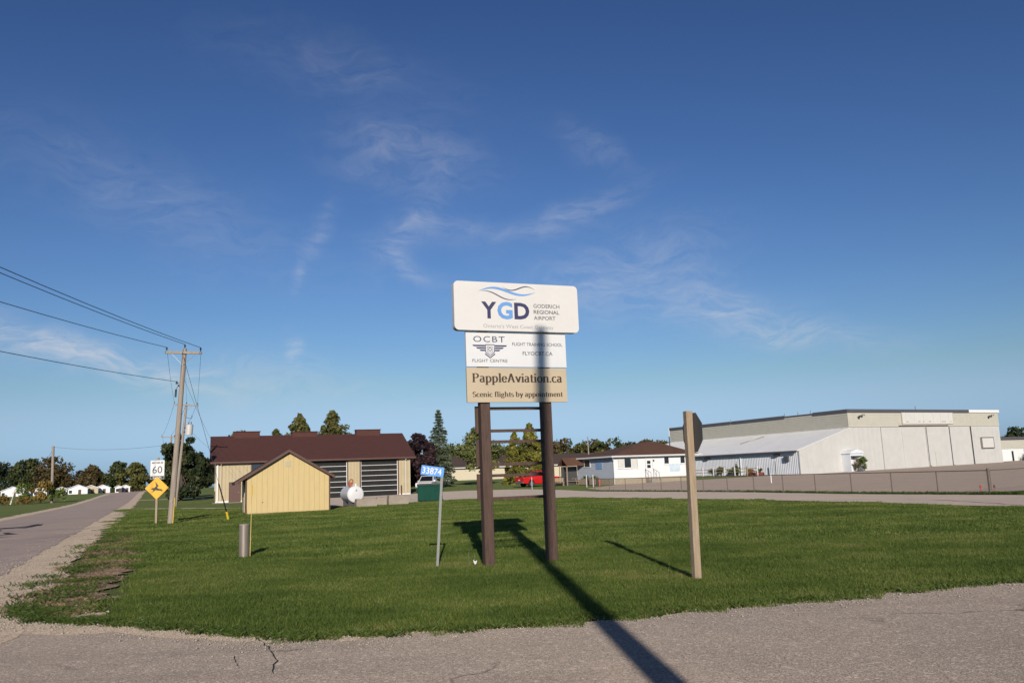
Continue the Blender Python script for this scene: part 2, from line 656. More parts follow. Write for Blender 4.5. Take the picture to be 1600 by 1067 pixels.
crack([(-21.5, 29.4), (-18.6, 30.3), (-16.6, 31.7)], .09, 1, 'transverse crack across the country road near the junction', .021)
crack([(-26.5, 37.6), (-22.6, 37.3), (-18.6, 38.6)], .08, 2, 'second transverse crack across the country road', .021)
crack([(-24.6, 38.8), (-24.0, 40.6), (-25.4, 42.6), (-26.0, 45.5)], .75, 3, 'dark tar patch along the far lane of the country road', .022)
crack([(-20.8, 32.4), (-21.0, 34.0), (-21.9, 36.2)], .5, 4, 'short dark tar patch in the middle of the country road', .0225)
crack([(-2.85, 9.3), (-2.63, 8.85), (-2.46, 8.5), (-2.33, 8.15), (-2.2, 7.6)], .017, 5, 'jagged crack running from the lawn edge into the side road', .0125)
crack([(-2.5, 8.62), (-2.4, 8.6), (-2.2, 8.66)], .018, 6, 'small side branch of the jagged crack', .0135)
crack([(-2.85, 8.5), (-2.72, 8.15), (-2.6, 7.9)], .008, 7, 'hairline crack left of the jagged crack', .0125)
crack([(16.6, 36.2), (17.1, 34.8), (17.25, 32.0), (17.2, 28.7), (17.6, 25)], .10, 8, 'thin dark line along the driveway', .011)  # narrow dark strip laid lengthwise on the driveway surface

# --- grass blades: patches of bent blades, spread over the lawn in front of the sign and back to the yard


def blade_material():
    m = bpy.data.materials.new('grass_blades')
    nt, nn, ll, p = nodes_of(m)
    out = nn['Material Output']
    geo = nn.new('ShaderNodeNewGeometry')
    info = nn.new('ShaderNodeObjectInfo')
    att = nn.new('ShaderNodeAttribute')
    att.attribute_name = 'rnd'

    def noise(sc, stretch=None):
        v = geo.outputs['Position']
        if stretch:
            mp = nn.new('ShaderNodeMapping')
            mp.inputs['Scale'].default_value = stretch[:3]
            mp.inputs['Rotation'].default_value = (0, 0, stretch[3])
            ll.new(v, mp.inputs['Vector'])
            v = mp.outputs[0]
        n = nn.new('ShaderNodeTexNoise')
        n.inputs['Scale'].default_value = sc
        n.inputs['Detail'].default_value = 5
        ll.new(v, n.inputs['Vector'])
        return n.outputs['Fac']
    r = nn.new('ShaderNodeValToRGB')
    e = r.color_ramp.elements
    e[0].position, e[0].color = 0.0, (.055, .090, .016, 1)
    e[1].position, e[1].color = 1.0, (.30, .235, .10, 1)
    for pos, c in ((.4, (.098, .148, .026)), (.72, (.165, .21, .045)), (.88, (.235, .23, .08))):
        x = e.new(pos)
        x.color = (*c, 1)

    def mth(op, a, b):
        n = nn.new('ShaderNodeMath')
        n.operation = op
        for i, v in enumerate((a, b)):
            if isinstance(v, float):
                n.inputs[i].default_value = v
            else:
                ll.new(v, n.inputs[i])
        return n.outputs[0]
    f = mth('MULTIPLY', att.outputs['Fac'], .74)
    f = mth('ADD', f, mth('MULTIPLY', mth('SUBTRACT', noise(.42), .5), 1.65))
    f = mth('ADD', f, mth('MULTIPLY', mth('SUBTRACT', noise(1.0, (.3, 2.0, 1, -.3)), .5), .7))
    f = mth('ADD', f, mth('MULTIPLY', mth('SUBTRACT', noise(2.6), .5), .45))
    f = mth('ADD', f, .03)
    ll.new(f, r.inputs['Fac'])
    p.inputs['Roughness'].default_value = 0.55
    p.inputs['Specular IOR Level'].default_value = 0.25
    ll.new(r.outputs['Color'], p.inputs['Base Color'])
    tr = nn.new('ShaderNodeBsdfTranslucent')
    ll.new(r.outputs['Color'], tr.inputs['Color'])
    mx = nn.new('ShaderNodeMixShader')
    mx.inputs[0].default_value = 0.25
    ll.new(p.outputs[0], mx.inputs[1])
    ll.new(tr.outputs[0], mx.inputs[2])
    ll.new(mx.outputs[0], out.inputs['Surface'])
    return m


M_blade = blade_material()


def blade_patch(name, size, n, hmin, hmax, wid, seed):
    r = np.random.default_rng(seed)
    x, y = r.uniform(-size / 2, size / 2, (2, n))
    h = r.uniform(hmin, hmax, n) * (0.7 + 0.5 * r.random(n) ** 2)
    az = r.uniform(0, 2 * np.pi, n)
    lean = r.uniform(.1, .9, n)
    la = r.uniform(0, 2 * np.pi, n)
    w = wid * r.uniform(.6, 1.3, n)
    dx, dy = np.cos(az) * w / 2, np.sin(az) * w / 2
    lx, ly = np.cos(la) * lean * h, np.sin(la) * lean * h
    z0 = np.zeros(n) - .03
    V = np.stack([np.stack([x - dx, y - dy, z0], -1), np.stack([x + dx, y + dy, z0], -1),
                  np.stack([x + dx * .8 + lx * .35, y + dy * .8 + ly * .35, h * .6], -1),
                  np.stack([x - dx * .8 + lx * .35, y - dy * .8 + ly * .35, h * .6], -1),
                  np.stack([x + lx, y + ly, h], -1)], 1).reshape(-1, 3)
    b = np.arange(n) * 5
    F = np.concatenate([np.stack([b, b + 1, b + 2], -1), np.stack([b, b + 2, b + 3], -1), np.stack([b + 3, b + 2, b + 4], -1)])
    rv = r.random(n)
    o = mesh_np(name, V, F, M_blade, rnd=np.concatenate([rv, rv, rv]))
    me = o.data
    bpy.data.objects.remove(o)
    return me


def scatter(name, pts, scl, meshes, label, cat, m=None):
    """instances patch meshes on points with a geometry-nodes modifier: uncountable stuff"""
    src = bpy.data.collections.new(name + '_source')
    for i, me in enumerate(meshes):
        src.objects.link(bpy.data.objects.new(name + '_patch', me))
    me = bpy.data.meshes.new(name)
    me.from_pydata([tuple(p) for p in pts], [], [])
    at = me.attributes.new('scl', 'FLOAT', 'POINT')
    at.data.foreach_set('value', np.asarray(scl, np.float32))
    ob = bpy.data.objects.new(name, me)
    col.objects.link(ob)
    ng = bpy.data.node_groups.new(name, 'GeometryNodeTree')
    ng.interface.new_socket('Geometry', in_out='INPUT', socket_type='NodeSocketGeometry')
    ng.interface.new_socket('Geometry', in_out='OUTPUT', socket_type='NodeSocketGeometry')
    N, L = ng.nodes, ng.links
    gi, go = N.new('NodeGroupInput'), N.new('NodeGroupOutput')
    ci = N.new('GeometryNodeCollectionInfo')
    ci.inputs['Collection'].default_value = src
    ci.inputs['Separate Children'].default_value = True
    ci.inputs['Reset Children'].default_value = True
    ip = N.new('GeometryNodeInstanceOnPoints')
    ip.inputs['Pick Instance'].default_value = True
    rv = N.new('FunctionNodeRandomValue')
    rv.data_type = 'FLOAT_VECTOR'
    rv.inputs['Min'].default_value = (0, 0, 0)
    rv.inputs['Max'].default_value = (0, 0, 6.283)
    na = N.new('GeometryNodeInputNamedAttribute')
    na.data_type = 'FLOAT'
    na.inputs['Name'].default_value = 'scl'
    L.new(gi.outputs[0], ip.inputs['Points'])
    L.new(ci.outputs[0], ip.inputs['Instance'])
    L.new(rv.outputs['Value'], ip.inputs['Rotation'])
    L.new(na.outputs['Attribute'], ip.inputs['Scale'])
    L.new(ip.outputs[0], go.inputs[0])
    md = ob.modifiers.new('scatter', 'NODES')
    md.node_group = ng
    return tag(ob, label, cat, kind='stuff')


LAWN = np.array(LAWN_EDGE + [(18, 16.5), (16.3, 27.6), (11.9, 40.9), (3.8, 57.3), (-4.4, 63.6), (-8.5, 58.1), (-13.5, 55.4), (-17.0, 59.6), (-20.6, 61.6),
                             (-34.6, 73.5), (-28.9, 62.5), (-12.0, 24.2), (-8.6, 16.0), (-7.3, 13.0)])
SHED_BOX = np.array([(-15.8, 48.2), (-11.0, 50.0), (-12.8, 55.2), (-17.6, 53.2)])


BARE = np.array([(-5.7, 11.0), (-7.2, 11.2), (-8.0, 12.6), (-8.6, 14.6), (-9.5, 17.1), (-11.5, 21.9), (-14.8, 30.0), (-13.6, 29.9), (-9.9, 22.4), (-7.4, 16.6), (-6.1, 13.2)])


def lawn_points(y0, y1, spacing, poly, wiggle=.5):
    x = np.arange(-40, 22, spacing)
    y = np.arange(y0, y1, spacing)
    X, Y = np.meshgrid(x, y)
    X = X + rng.uniform(-wiggle, wiggle, X.shape) * spacing
    Y = Y + rng.uniform(-wiggle, wiggle, Y.shape) * spacing
    k = inside(poly, X, Y) & ~inside(SHED_BOX, X, Y) & (np.abs(X) < Y * .68 + 2)
    bare = inside(BARE, X, Y)
    k &= ~(bare & (rng.random(X.shape) < .86))
    X, Y = X[k], Y[k]
    return np.stack([X, Y, ground(X, Y) - .012], -1)


near = [blade_patch('blades_near', .5, 760, .03, .075, .0058, s) for s in range(4)]
midp = [blade_patch('blades_mid', .9, 620, .035, .075, .013, 20 + s) for s in range(3)]
farp = [blade_patch('blades_far', 1.8, 900, .04, .08, .03, 40 + s) for s in range(3)]
p1 = lawn_points(8.5, 19, .30, LAWN)
# a ragged edge: drop some of the patches that lean over the pavement, thin the dirt by the corner
scatter('lawn_grass', p1, .85 + .35 * rng.random(len(p1)), near, 'short mown grass around the big sign', 'grass')
p2 = lawn_points(19, 34, .62, LAWN)
scatter('lawn_grass', p2, .85 + .35 * rng.random(len(p2)), midp, 'mown grass between the sign and the yellow shed', 'grass')
p3 = lawn_points(34, 76, 1.25, LAWN)
scatter('lawn_grass', p3, .85 + .35 * rng.random(len(p3)), farp, 'mown grass before the driveway', 'grass')

# verge of dead stalks and weeds between the lawn and the gravel, and loose stones
M_dry = mat('dry_stalks', (.10, .062, .038), .8, color2=(.30, .205, .12), scale=2.5)
M_weed = mat('weed_leaves', (.10, .17, .035), .6, color2=(.20, .25, .07), scale=3)


def blade_set(name, n, xyfun, hmin, hmax, wid, m, seed, label, cat):
    r = np.random.default_rng(seed)
    x, y = xyfun(r, n)
    n = len(x)
    h = r.uniform(hmin, hmax, n)
    az, la = r.uniform(0, 2 * np.pi, (2, n))
    lean = r.uniform(.3, 1.6, n)
    w = wid * r.uniform(.5, 1.4, n)
    dx, dy = np.cos(az) * w / 2, np.sin(az) * w / 2
    lx, ly = np.cos(la) * lean * h, np.sin(la) * lean * h
    z = ground(x, y) - .005
    V = np.stack([np.stack([x - dx, y - dy, z], -1), np.stack([x + dx, y + dy, z], -1),
                  np.stack([x + dx + lx * .4, y + dy + ly * .4, z + h * .7], -1), np.stack([x + lx, y + ly, z + h], -1)], 1).reshape(-1, 3)
    b = np.arange(n) * 4
    F = np.concatenate([np.stack([b, b + 1, b + 2], -1), np.stack([b, b + 2, b + 3], -1)])
    return tag(mesh_np(name, V, F, m), label, cat, kind='stuff')


M_dirt = mat('bare_dirt', (.075, .048, .033), .95, color2=(.20, .14, .098), scale=2.6, bump=.8, bscale=14)
DIRT = [(-6.2, 11.75), (-6.8, 11.85), (-7.4, 12.7), (-8.0, 14.6), (-8.9, 17.1), (-10.9, 21.9), (-14.2, 30.0), (-13.9, 29.9), (-10.35, 22.5), (-7.85, 16.7), (-6.55, 13.3)]
sheet('dirt_verge', DIRT, M_dirt, .012, 1.5, .3, .13, 12, 'strip of bare brown dirt beside the gravel shoulder')
M_dirt.node_tree.nodes['Principled BSDF'].inputs['Diffuse Roughness'].default_value = 1.0
VERGE = np.array([(-7.3, 12.9), (-8.6, 16.0), (-12.0, 24.2), (-19.5, 41.2)])


def verge_xy(r, n, off, sd, tmax=1.0):
    t = r.random(n) ** 1.5 * tmax * 3
    i = np.minimum(t.astype(int), 2)
    f = t - i
    p = VERGE[i] + (VERGE[i + 1] - VERGE[i]) * f[:, None]
    cl = np.sin(t * 23) * .25 + np.sin(t * 61) * .15
    d = off + sd * r.normal(size=n) + cl * .6
    return p[:, 0] + .9 * d, p[:, 1] + .42 * d




def dirt_xy(r, n, clump, off=0.0, sd=.5):
    """points scattered along the bare verge, in clumps of uneven size when asked"""
    def base(m, sd_):
        y = 11.7 + 22 * r.random(m) ** 1.7
        return np.stack([-7.35 + off - (y - 12.2) * .415 + r.normal(size=m) * sd_, y], -1)
    if not clump:
        P = base(n, sd)
    else:
        C = base(clump, sd)
        rad = r.uniform(.05, .32, clump)
        w = rad ** 2
        i = r.choice(clump, n, p=w / w.sum())
        P = C[i] + r.normal(size=(n, 2)) * rad[i][:, None] * .6
    return P[:, 0], P[:, 1]


blade_set('dead_verge', 16000, lambda r, n: dirt_xy(r, n, 300, .62, .34), .012, .055, .009, M_dry, 3, 'brown dead stalks along the gravel edge', 'dead grass')
blade_set('verge_weeds', 9000, lambda r, n: dirt_xy(r, n, 260, .55, .42), .02, .09, .008, M_blade, 4, 'rough green weeds along the gravel edge', 'weeds')


def edge_xy(r, n):
    e = np.array([(-7.4, 12.4)] + LAWN_EDGE)
    t = r.random(n) * (len(e) - 1)
    i = np.minimum(t.astype(int), len(e) - 2)
    f = t - i
    p = e[i] + (e[i + 1] - e[i]) * f[:, None]
    wave = .10 * np.sin(t * 17) + .07 * np.sin(t * 41 + 1) + .05 * np.sin(t * 97)
    return p[:, 0] + .08 * r.normal(size=n), p[:, 1] + wave - .02 + .12 * np.abs(r.normal(size=n))


blade_set('edge_grass', 9000, edge_xy, .03, .075, .009, M_blade, 5, 'ragged grass hanging over the road edge', 'grass')
M_strw = mat('straw', (.30, .22, .11), .85, color2=(.18, .14, .06), scale=6)
blade_set('edge_thatch', 5000, lambda r, n: (lambda q: (q[0], q[1] + .03))(edge_xy(r, n)), .015, .045, .009, M_strw, 6, 'dry straw along the road edge', 'dead grass')


def fence_xy(r, n):
    e = np.array([(6.9, 75.0), (15.1, 56.1), (18.3, 44.9), (21.45, 38.1), (22.0, 37.3)])
    t = r.random(n) * 4
    i = np.minimum(t.astype(int), 3)
    p = e[i] + (e[i + 1] - e[i]) * (t - i)[:, None]
    return p[:, 0] + .22 * r.normal(size=n), p[:, 1] + .18 * r.normal(size=n)


blade_set('fence_grass', 5000, fence_xy, .04, .15, .022, M_blade, 7, 'uncut grass growing along the foot of the chain link fence', 'grass')


def stone_set(name, n, xyfun, smin, smax, m, seed, label, lift=.012):
    r = np.random.default_rng(seed)
    x, y = xyfun(r, n)
    s = r.uniform(smin, smax, n) * (1 + r.random(n) ** 4)
    base = np.array([(1, 0, 0), (-1, 0, 0), (0, 1, 0), (0, -1, 0), (0, 0, 1), (0, 0, -1)], float)
    V = base[None] * r.uniform(.55, 1.15, (n, 6, 1)) * s[:, None, None] * np.array([1, 1, .7])
    a = r.uniform(0, 6.28, n)
    ca, sa = np.cos(a)[:, None], np.sin(a)[:, None]
    X = V[..., 0] * ca - V[..., 1] * sa + x[:, None]
    Y = V[..., 0] * sa + V[..., 1] * ca + y[:, None]
    Z = V[..., 2] + lift + (s * .25)[:, None]
    f = np.array([(0, 2, 4), (2, 1, 4), (1, 3, 4), (3, 0, 4), (2, 0, 5), (1, 2, 5), (3, 1, 5), (0, 3, 5)])
    F = (f[None] + (np.arange(n) * 6)[:, None, None]).reshape(-1, 3)
    o = mesh_np(name, np.stack([X, Y, Z], -1).reshape(-1, 3), F, m)
    return tag(o, label, 'gravel', kind='stuff')


M_stone = mat('loose_stone', (.30, .26, .21), .85, color2=(.55, .49, .41), scale=9)


def corner_xy(r, n):
    t = r.random(n)
    return -9.2 + 1.7 * r.normal(size=n) * .8 + 2.0 * (t - .5), 10.9 + .65 * r.normal(size=n) + .5 * t


stone_set('loose_gravel', 5200, corner_xy, .006, .016, M_stone, 8, 'loose pale stones heaped where the roads meet', .014)
stone_set('shoulder_gravel', 4200, lambda r, n: (lambda q: (q[0] - 1.0, q[1] - .3))(verge_xy(r, n, -.35, .38)), .006, .015, M_stone, 9,
          'scattered stones on the gravel shoulder', .012)
stone_set('road_grit', 4200, lambda r, n: (lambda q: (q[0], q[1] - .10 - .33 * np.abs(r.normal(size=n))))(edge_xy(r, n)), .004, .011, M_stone, 10,
          'small stones along the lawn edge of the road', .008)

# ------------------------------------------------------------------ lettering helpers
ZSTEP = [0]


def text_mesh(body, width=None, height=.1, bold=0.0, spacing=1.0):
    cu = bpy.data.curves.new('lettering', 'FONT')
    cu.body = body
    cu.size = 1.0
    cu.offset = bold
    cu.space_character = spacing
    cu.resolution_u = 3
    ob = bpy.data.objects.new('lettering', cu)
    col.objects.link(ob)
    dg = bpy.context.evaluated_depsgraph_get()
    me = bpy.data.meshes.new_from_object(ob.evaluated_get(dg))
    bpy.data.objects.remove(ob)
    co = np.array([v.co[:] for v in me.vertices])
    lo, hi = co.min(0), co.max(0)
    sx = (width / (hi[0] - lo[0])) if width else height / (hi[1] - lo[1])
    sy = height / (hi[1] - lo[1])
    polys = [tuple(p.vertices) for p in me.polygons]
    bpy.data.meshes.remove(me)
    return (co[:, :2] - lo[:2]) * [sx, sy], polys


def lettering(body, x, z, y, m, parent, width=None, height=.1, bold=0.0, spacing=1.0, label=None, name='lettering'):
    """flat letters standing on a vertical face: x across, z up, at depth y (front is -y)"""
    co, polys = text_mesh(body, width, height, bold, spacing)
    me = bpy.data.meshes.new(name)
    me.from_pydata([(x + a, y, z + b) for a, b in co], [], polys)
    me.materials.append(m)
    o = bpy.data.objects.new(name, me)
    col.objects.link(o)
    o.parent = parent
    if label:
        o['label'] = label
    return o


def ribbon(mb, pts, th, y):
    """flat stroke of varying thickness in the x-z plane"""
    n = len(pts)
    L, Rr = [], []
    for i in range(n):
        a, b = pts[max(0, i - 1)], pts[min(n - 1, i + 1)]
        dx, dz = b[0] - a[0], b[1] - a[1]
        l = math.hypot(dx, dz) or 1
        t = th(i / (n - 1), dx / l, dz / l) / 2
        L.append((pts[i][0] - dz / l * t, y, pts[i][1] + dx / l * t))
        Rr.append((pts[i][0] + dz / l * t, y, pts[i][1] - dx / l * t))
    o = len(mb.v)
    mb.v += L + Rr
    mb.f += [(o + i, o + i + 1, o + n + i + 1, o + n + i) for i in range(n - 1)]


# a small high-contrast serif alphabet, thick uprights and hair-thin horizontals
def arc(cx, cy, rx, ry, a0, a1, n=14):
    return [(cx + rx * math.cos(R(a0 + (a1 - a0) * i / n)), cy + ry * math.sin(R(a0 + (a1 - a0) * i / n))) for i in range(n + 1)]


def stem(x, y0, y1, top=True, bot=True, both=True):
    s = [[(x, y0), (x, y1)]]
    if bot:
        s.append([(x - .125, y0 + .015), (x + .125, y0 + .015)])
    if top:
        s.append([(x - .125, y1 - .015), (x + (.125 if both else .03), y1 - .015)])
    return s


SER = {
    'P': (.62, stem(.14, 0, .7) + [[(.14, .688), (.3, .688)] + arc(.3, .52, .2, .168, 90, -90) + [(.14, .352)]]),
    'A': (.68, [[(.34, .7), (.56, 0)], [(.33, .7), (.10, 0)], [(.17, .23), (.47, .23)], [(.02, .012), (.18, .012)], [(.46, .012), (.66, .012)]]),
    'S': (.52, [arc(.26, .525, .17, .165, 25, 270) + arc(.26, .175, .19, .175, 90, -160)]),
    'a': (.47, [arc(.2, .35, .13, .13, 150, 0) + [(.33, .06), (.37, .015), (.44, .03)], arc(.2, .14, .13, .135, 60, 330)]),
    'p': (.54, stem(.12, -.22, .47, both=False) + [arc(.27, .235, .18, .235, 150, -150)]),
    'b': (.54, stem(.12, 0, .72, bot=False, both=False) + [arc(.27, .235, .18, .235, 150, -150)]),
    'l': (.28, stem(.14, 0, .72, both=False)),
    'e': (.47, [arc(.24, .235, .17, .235, 0, 330), [(.08, .25), (.41, .25)]]),
    'v': (.5, [[(.08, .47), (.27, 0)], [(.27, 0), (.43, .47)], [(.0, .458), (.17, .458)], [(.34, .458), (.5, .458)]]),
    'i': (.28, stem(.14, 0, .47, both=False) + [[(.14, .6), (.14, .7)]]),
    't': (.33, [[(.15, .62), (.15, .08)] + arc(.22, .08, .07, .07, 180, 330), [(.04, .458), (.29, .458)]]),
    'o': (.5, [arc(.25, .235, .18, .235, 0, 360, 20)]),
    'n': (.57, stem(.13, 0, .47, both=False) + [arc(.29, .33, .14, .14, 160, 0) + [(.43, 0)], [(.35, .012), (.52, .012)]]),
    'm': (.83, stem(.13, 0, .47, both=False) + [arc(.28, .33, .13, .14, 160, 0) + [(.41, 0)], arc(.55, .33, .13, .14, 160, 0) + [(.68, 0)],
                                                 [(.33, .012), (.49, .012)], [(.6, .012), (.77, .012)]]),
    'h': (.57, stem(.13, 0, .72, both=False) + [arc(.29, .33, .14, .14, 160, 0) + [(.43, 0)], [(.35, .012), (.52, .012)]]),
    'c': (.45, [arc(.25, .235, .18, .235, 45, 320)]),
    'f': (.32, [[(.13, 0), (.13, .6)] + arc(.22, .6, .09, .11, 180, 30), [(.03, .458), (.28, .458)], [(.04, .012), (.24, .012)]]),
    'g': (.5, [arc(.23, .32, .14, .145, 0, 360, 18), arc(.24, -.08, .18, .11, 0, 360, 18), [(.13, .2), (.1, .08), (.3, .04)], [(.34, .42), (.46, .46)]]),
    's': (.38, [arc(.19, .352, .12, .11, 30, 270) + arc(.19, .125, .13, .117, 90, -150)]),
    'y': (.5, [[(.08, .47), (.27, .02)], [(.43, .47), (.22, -.12)] + [(.17, -.2), (.09, -.18)], [(.0, .458), (.17, .458)], [(.34, .458), (.5, .458)]]),
    '.': (.22, [[(.1, 0), (.1, .1)]]), ' ': (.26, []),
}


def serif_line(body, x, z, y, width, height, m, parent, label):
    """height is the capital height"""
    adv = sum(SER[c][0] for c in body)
    k = width / adv
    kz = height / .7
    mb = MB()
    cx = x
    n = 0
    for ch in body:
        w, strokes = SER[ch]
        for s in strokes:
            pts = [(cx + a * k, z + b * kz) for a, b in s]
            if len(pts) == 2:
                pts = [pts[0], ((pts[0][0] + pts[1][0]) / 2, (pts[0][1] + pts[1][1]) / 2), pts[1]]
            ribbon(mb, pts, lambda t, dx, dz: k * (.050 + .110 * abs(dz) ** 1.4), y - .0003 * (n % 5))
            n += 1
        cx += w * k
    o = mb.build('lettering', m, parent)
    o['label'] = label
    return o


# ------------------------------------------------------------------ the airport sign
M_white = mat('sign_white', (.64, .63, .61), .35, .03, 2)
M_white2 = mat('panel_white', (.64, .65, .66), .4, .03, 2)
M_tan = mat('panel_tan', (.47, .39, .275), .5, .05, 3)
M_navy = mat('ink_navy', (.035, .035, .10), .4, .1)
M_blue = mat('ink_blue', (.13, .30, .62), .4, .1)
M_grey = mat('ink_grey', (.09, .09, .105), .4, .1)
M_pale = mat('ink_pale', (.34, .35, .36), .4, .05)
M_dark = mat('ink_brown', (.05, .028, .018), .5, .1)
M_post = mat('stained_timber', (.045, .026, .019), .75, color2=(.105, .060, .045), scale=6, stretch=(6, 6, .6), bump=.4, bscale=30)
M_alu = mat('galvanised', (.30, .30, .295), .45, .12, 8, metal=.6)
M_under = mat('cabinet_metal', (.16, .16, .16), .5, .1)

SY = R(20.6)
sign = thing('airport_sign', (.02, 15.97, 0), 'tall airport sign of three panels on two dark timber posts', 'sign', yaw=SY)


def rounded(x0, x1, z0, z1, r, n=6):
    out = []
    for cx, cz, a in ((x1 - r, z0 + r, -90), (x1 - r, z1 - r, 0), (x0 + r, z1 - r, 90), (x0 + r, z0 + r, 180)):
        out += [(cx + r * math.cos(R(a + 90 * i / n)), cz + r * math.sin(R(a + 90 * i / n))) for i in range(n + 1)]
    return out


for s in (-1, 1):
    mb = MB()
    b = .012
    x = s * .635
    mb.rbox(x - .095, x + .095, -.07, .12, -.4, 4.9, b)
    mb.build('post', M_post, sign)
cab = MB().prism(rounded(-1.25, 1.33, 4.40, 5.35, .09), -.19, -.072, 'y').build('sign_cabinet', M_white2, sign, True)
face = MB().prism(rounded(-1.25, 1.33, 4.40, 5.35, .09), -.225, -.191, 'y').build('sign_face', M_white, cab, True)
p2 = MB().box(-1.01, 1.06, -.135, -.075, 3.715, 4.385).build('sign_panel', M_white2, sign)
p3 = MB().box(-1.01, 1.05, -.125, -.075, 3.035, 3.695).build('sign_panel', M_tan, sign)
FY = -.2265
# swoosh above the letters
mb = MB()


def wave(x0, x1, z0, z1, amp, thick, ph, y, m, n=26):
    k = MB()
    pts = []
    for i in range(n + 1):
        t = i / n
        pts.append((x0 + (x1 - x0) * t, z0 + (z1 - z0) * t + amp * math.sin(ph + t * 2 * math.pi * .95)))
    ribbon(k, pts, lambda t, dx, dz: max(.002, thick * math.sin(math.pi * min(1, max(0, t))) ** .8), y)
    return k.build('logo', m, cab)


wave(-.76, .42, 5.16, 5.20, .072, .052, .1, FY, M_blue)['label'] = 'blue wave of the emblem'
wave(-.70, .02, 5.155, 5.03, .040, .022, .4, FY - .0006, M_navy)['label'] = 'navy wave below the blue one'
wave(-.27, .41, 5.275, 5.225, -.055, .022, .1, FY - .0012, M_navy)['label'] = 'navy wave above the blue one'
lettering('Y', -.71, 4.635, FY, M_navy, cab, .31, .33, .035, label='bold navy letter Y')
lettering('G', -.385, 4.628, FY, M_blue, cab, .315, .345, .035, label='bold blue letter G')
lettering('D', -.035, 4.635, FY, M_navy, cab, .315, .33, .035, label='bold navy letter D')
lettering('GODERICH', .37, 4.875, FY, M_grey, cab, .555, .078, .008, label='grey word GODERICH')
lettering('REGIONAL', .37, 4.755, FY, M_grey, cab, .545, .078, .014, label='grey word REGIONAL')
lettering('AIRPORT', .37, 4.635, FY, M_grey, cab, .46, .078, .008, label='grey word AIRPORT')
lettering("Ontario's West Coast Gateway", -.68, 4.435, FY, M_pale, cab, 1.46, .095, .006, label="pale line Ontario's West Coast Gateway")
PY = -.1365
lettering('OCBT', -.86, 4.19, PY, M_navy, p2, .64, .115, 0.0, 1.15, label='navy letters OCBT')
lettering('FLIGHT CENTRE', -.89, 3.80, PY, M_grey, p2, .71, .06, .008, label='grey words FLIGHT CENTRE')
lettering('FLIGHT TRAINING SCHOOL', -.07, 4.13, PY, M_grey, p2, 1.06, .065, .008, label='grey words FLIGHT TRAINING SCHOOL')
lettering('FLYOCBT.CA', .14, 3.945, PY, M_grey, p2, .63, .075, .010, label='grey web address FLYOCBT.CA')
for s in (-1, 1):
    for k in range(3):
        em = MB()
        z = 4.135 - k * .045
        a, b2 = .10, .355 - k * .07
        q = [(-.53 + s * a, z - .03), (-.53 + s * (b2 - .03), z - .03), (-.53 + s * b2, z), (-.53 + s * a, z)]
        if s < 0:
            q = q[::-1]
        em.add([(x, PY, zz) for x, zz in q], [(0, 1, 2, 3)]).build('wing_stripe', M_navy, p2)
sh = MB()
shield = [(-.62, 4.14), (-.44, 4.14), (-.44, 4.0), (-.53, 3.925), (-.62, 4.0), (-.62, 4.14)]
ribbon(sh, shield, lambda t, dx, dz: .016, PY - .0004)
ribbon(sh, [(-.585, 4.10), (-.475, 4.10), (-.475, 4.01), (-.53, 3.965), (-.585, 4.01), (-.585, 4.10)], lambda t, dx, dz: .008, PY - .0008)
ribbon(sh, [(-.63, 3.965), (-.53, 3.885), (-.43, 3.965)], lambda t, dx, dz: .022, PY - .0012)
ribbon(sh, arc(-.53, 4.05, .03, .03, 0, 360), lambda t, dx, dz: .012, PY - .0016)
sh.build('emblem', M_navy, p2)['label'] = 'navy outlined shield of the flight centre badge'
QY = -.1265
serif_line('PappleAviation.ca', -.905, 3.42, QY, 1.86, .165, M_dark, p3, 'dark serif web address PappleAviation.ca')
serif_line('Scenic flights by appointment', -.905, 3.14, QY, 1.86, .095, M_dark, p3, 'dark serif line Scenic flights by appointment')
for z0, z1 in ((2.51, 2.94), (1.87, 2.30), (1.23, 1.66)):
    for z in (z0, z1):
        MB().box(-.73, .73, .155, .195, z - .028, z + .028).build('rail', M_post, sign)
    for s in (-1, 1):
        MB().rbox(s * .70 - .085, s * .70 + .085, .121, .152, z0 - .035, z1 + .04, .004).build('batten', M_post, sign)

# ------------------------------------------------------------------ stop sign seen from behind
M_wood = mat('weathered_wood', (.26, .19, .125), .85, color2=(.42, .33, .235), scale=5, stretch=(8, 8, .5), bump=.5, bscale=25)
M_plate = mat('sign_back', (.085, .09, .095), .5, .1, 5)
M_red = mat('stop_red', (.45, .02, .02), .4, .08)
st = thing('stop_sign', (2.64, 12.83, 0), 'octagonal stop sign seen from behind on a grey wooden post', 'sign', rot=(0, R(1.0), R(17)))
mb = MB().rbox(-.055, .055, -.055, .055, -.4, 2.53, .006)
mb.build('post', M_wood, st)
oc = [(.30 / math.cos(R(22.5)) * math.cos(R(22.5 + 45 * i)) - .01, 2.2 + .30 / math.cos(R(22.5)) * math.sin(R(22.5 + 45 * i))) for i in range(8)]
mb = MB().prism(oc, .060, .064, 'x')
plate = mb.build('sign_plate', M_plate, st)
ocf = [(-.01 + (a + .01) * .985, 2.2 + (b - 2.2) * .985) for a, b in oc]
MB().prism(ocf, .0645, .0655, 'x').build('sign_face', M_red, plate)
for z in (2.05, 2.35):
    MB().tube((-.062, 0, z), (.07, 0, z), .008, n=8).build('bolt', M_alu, st)

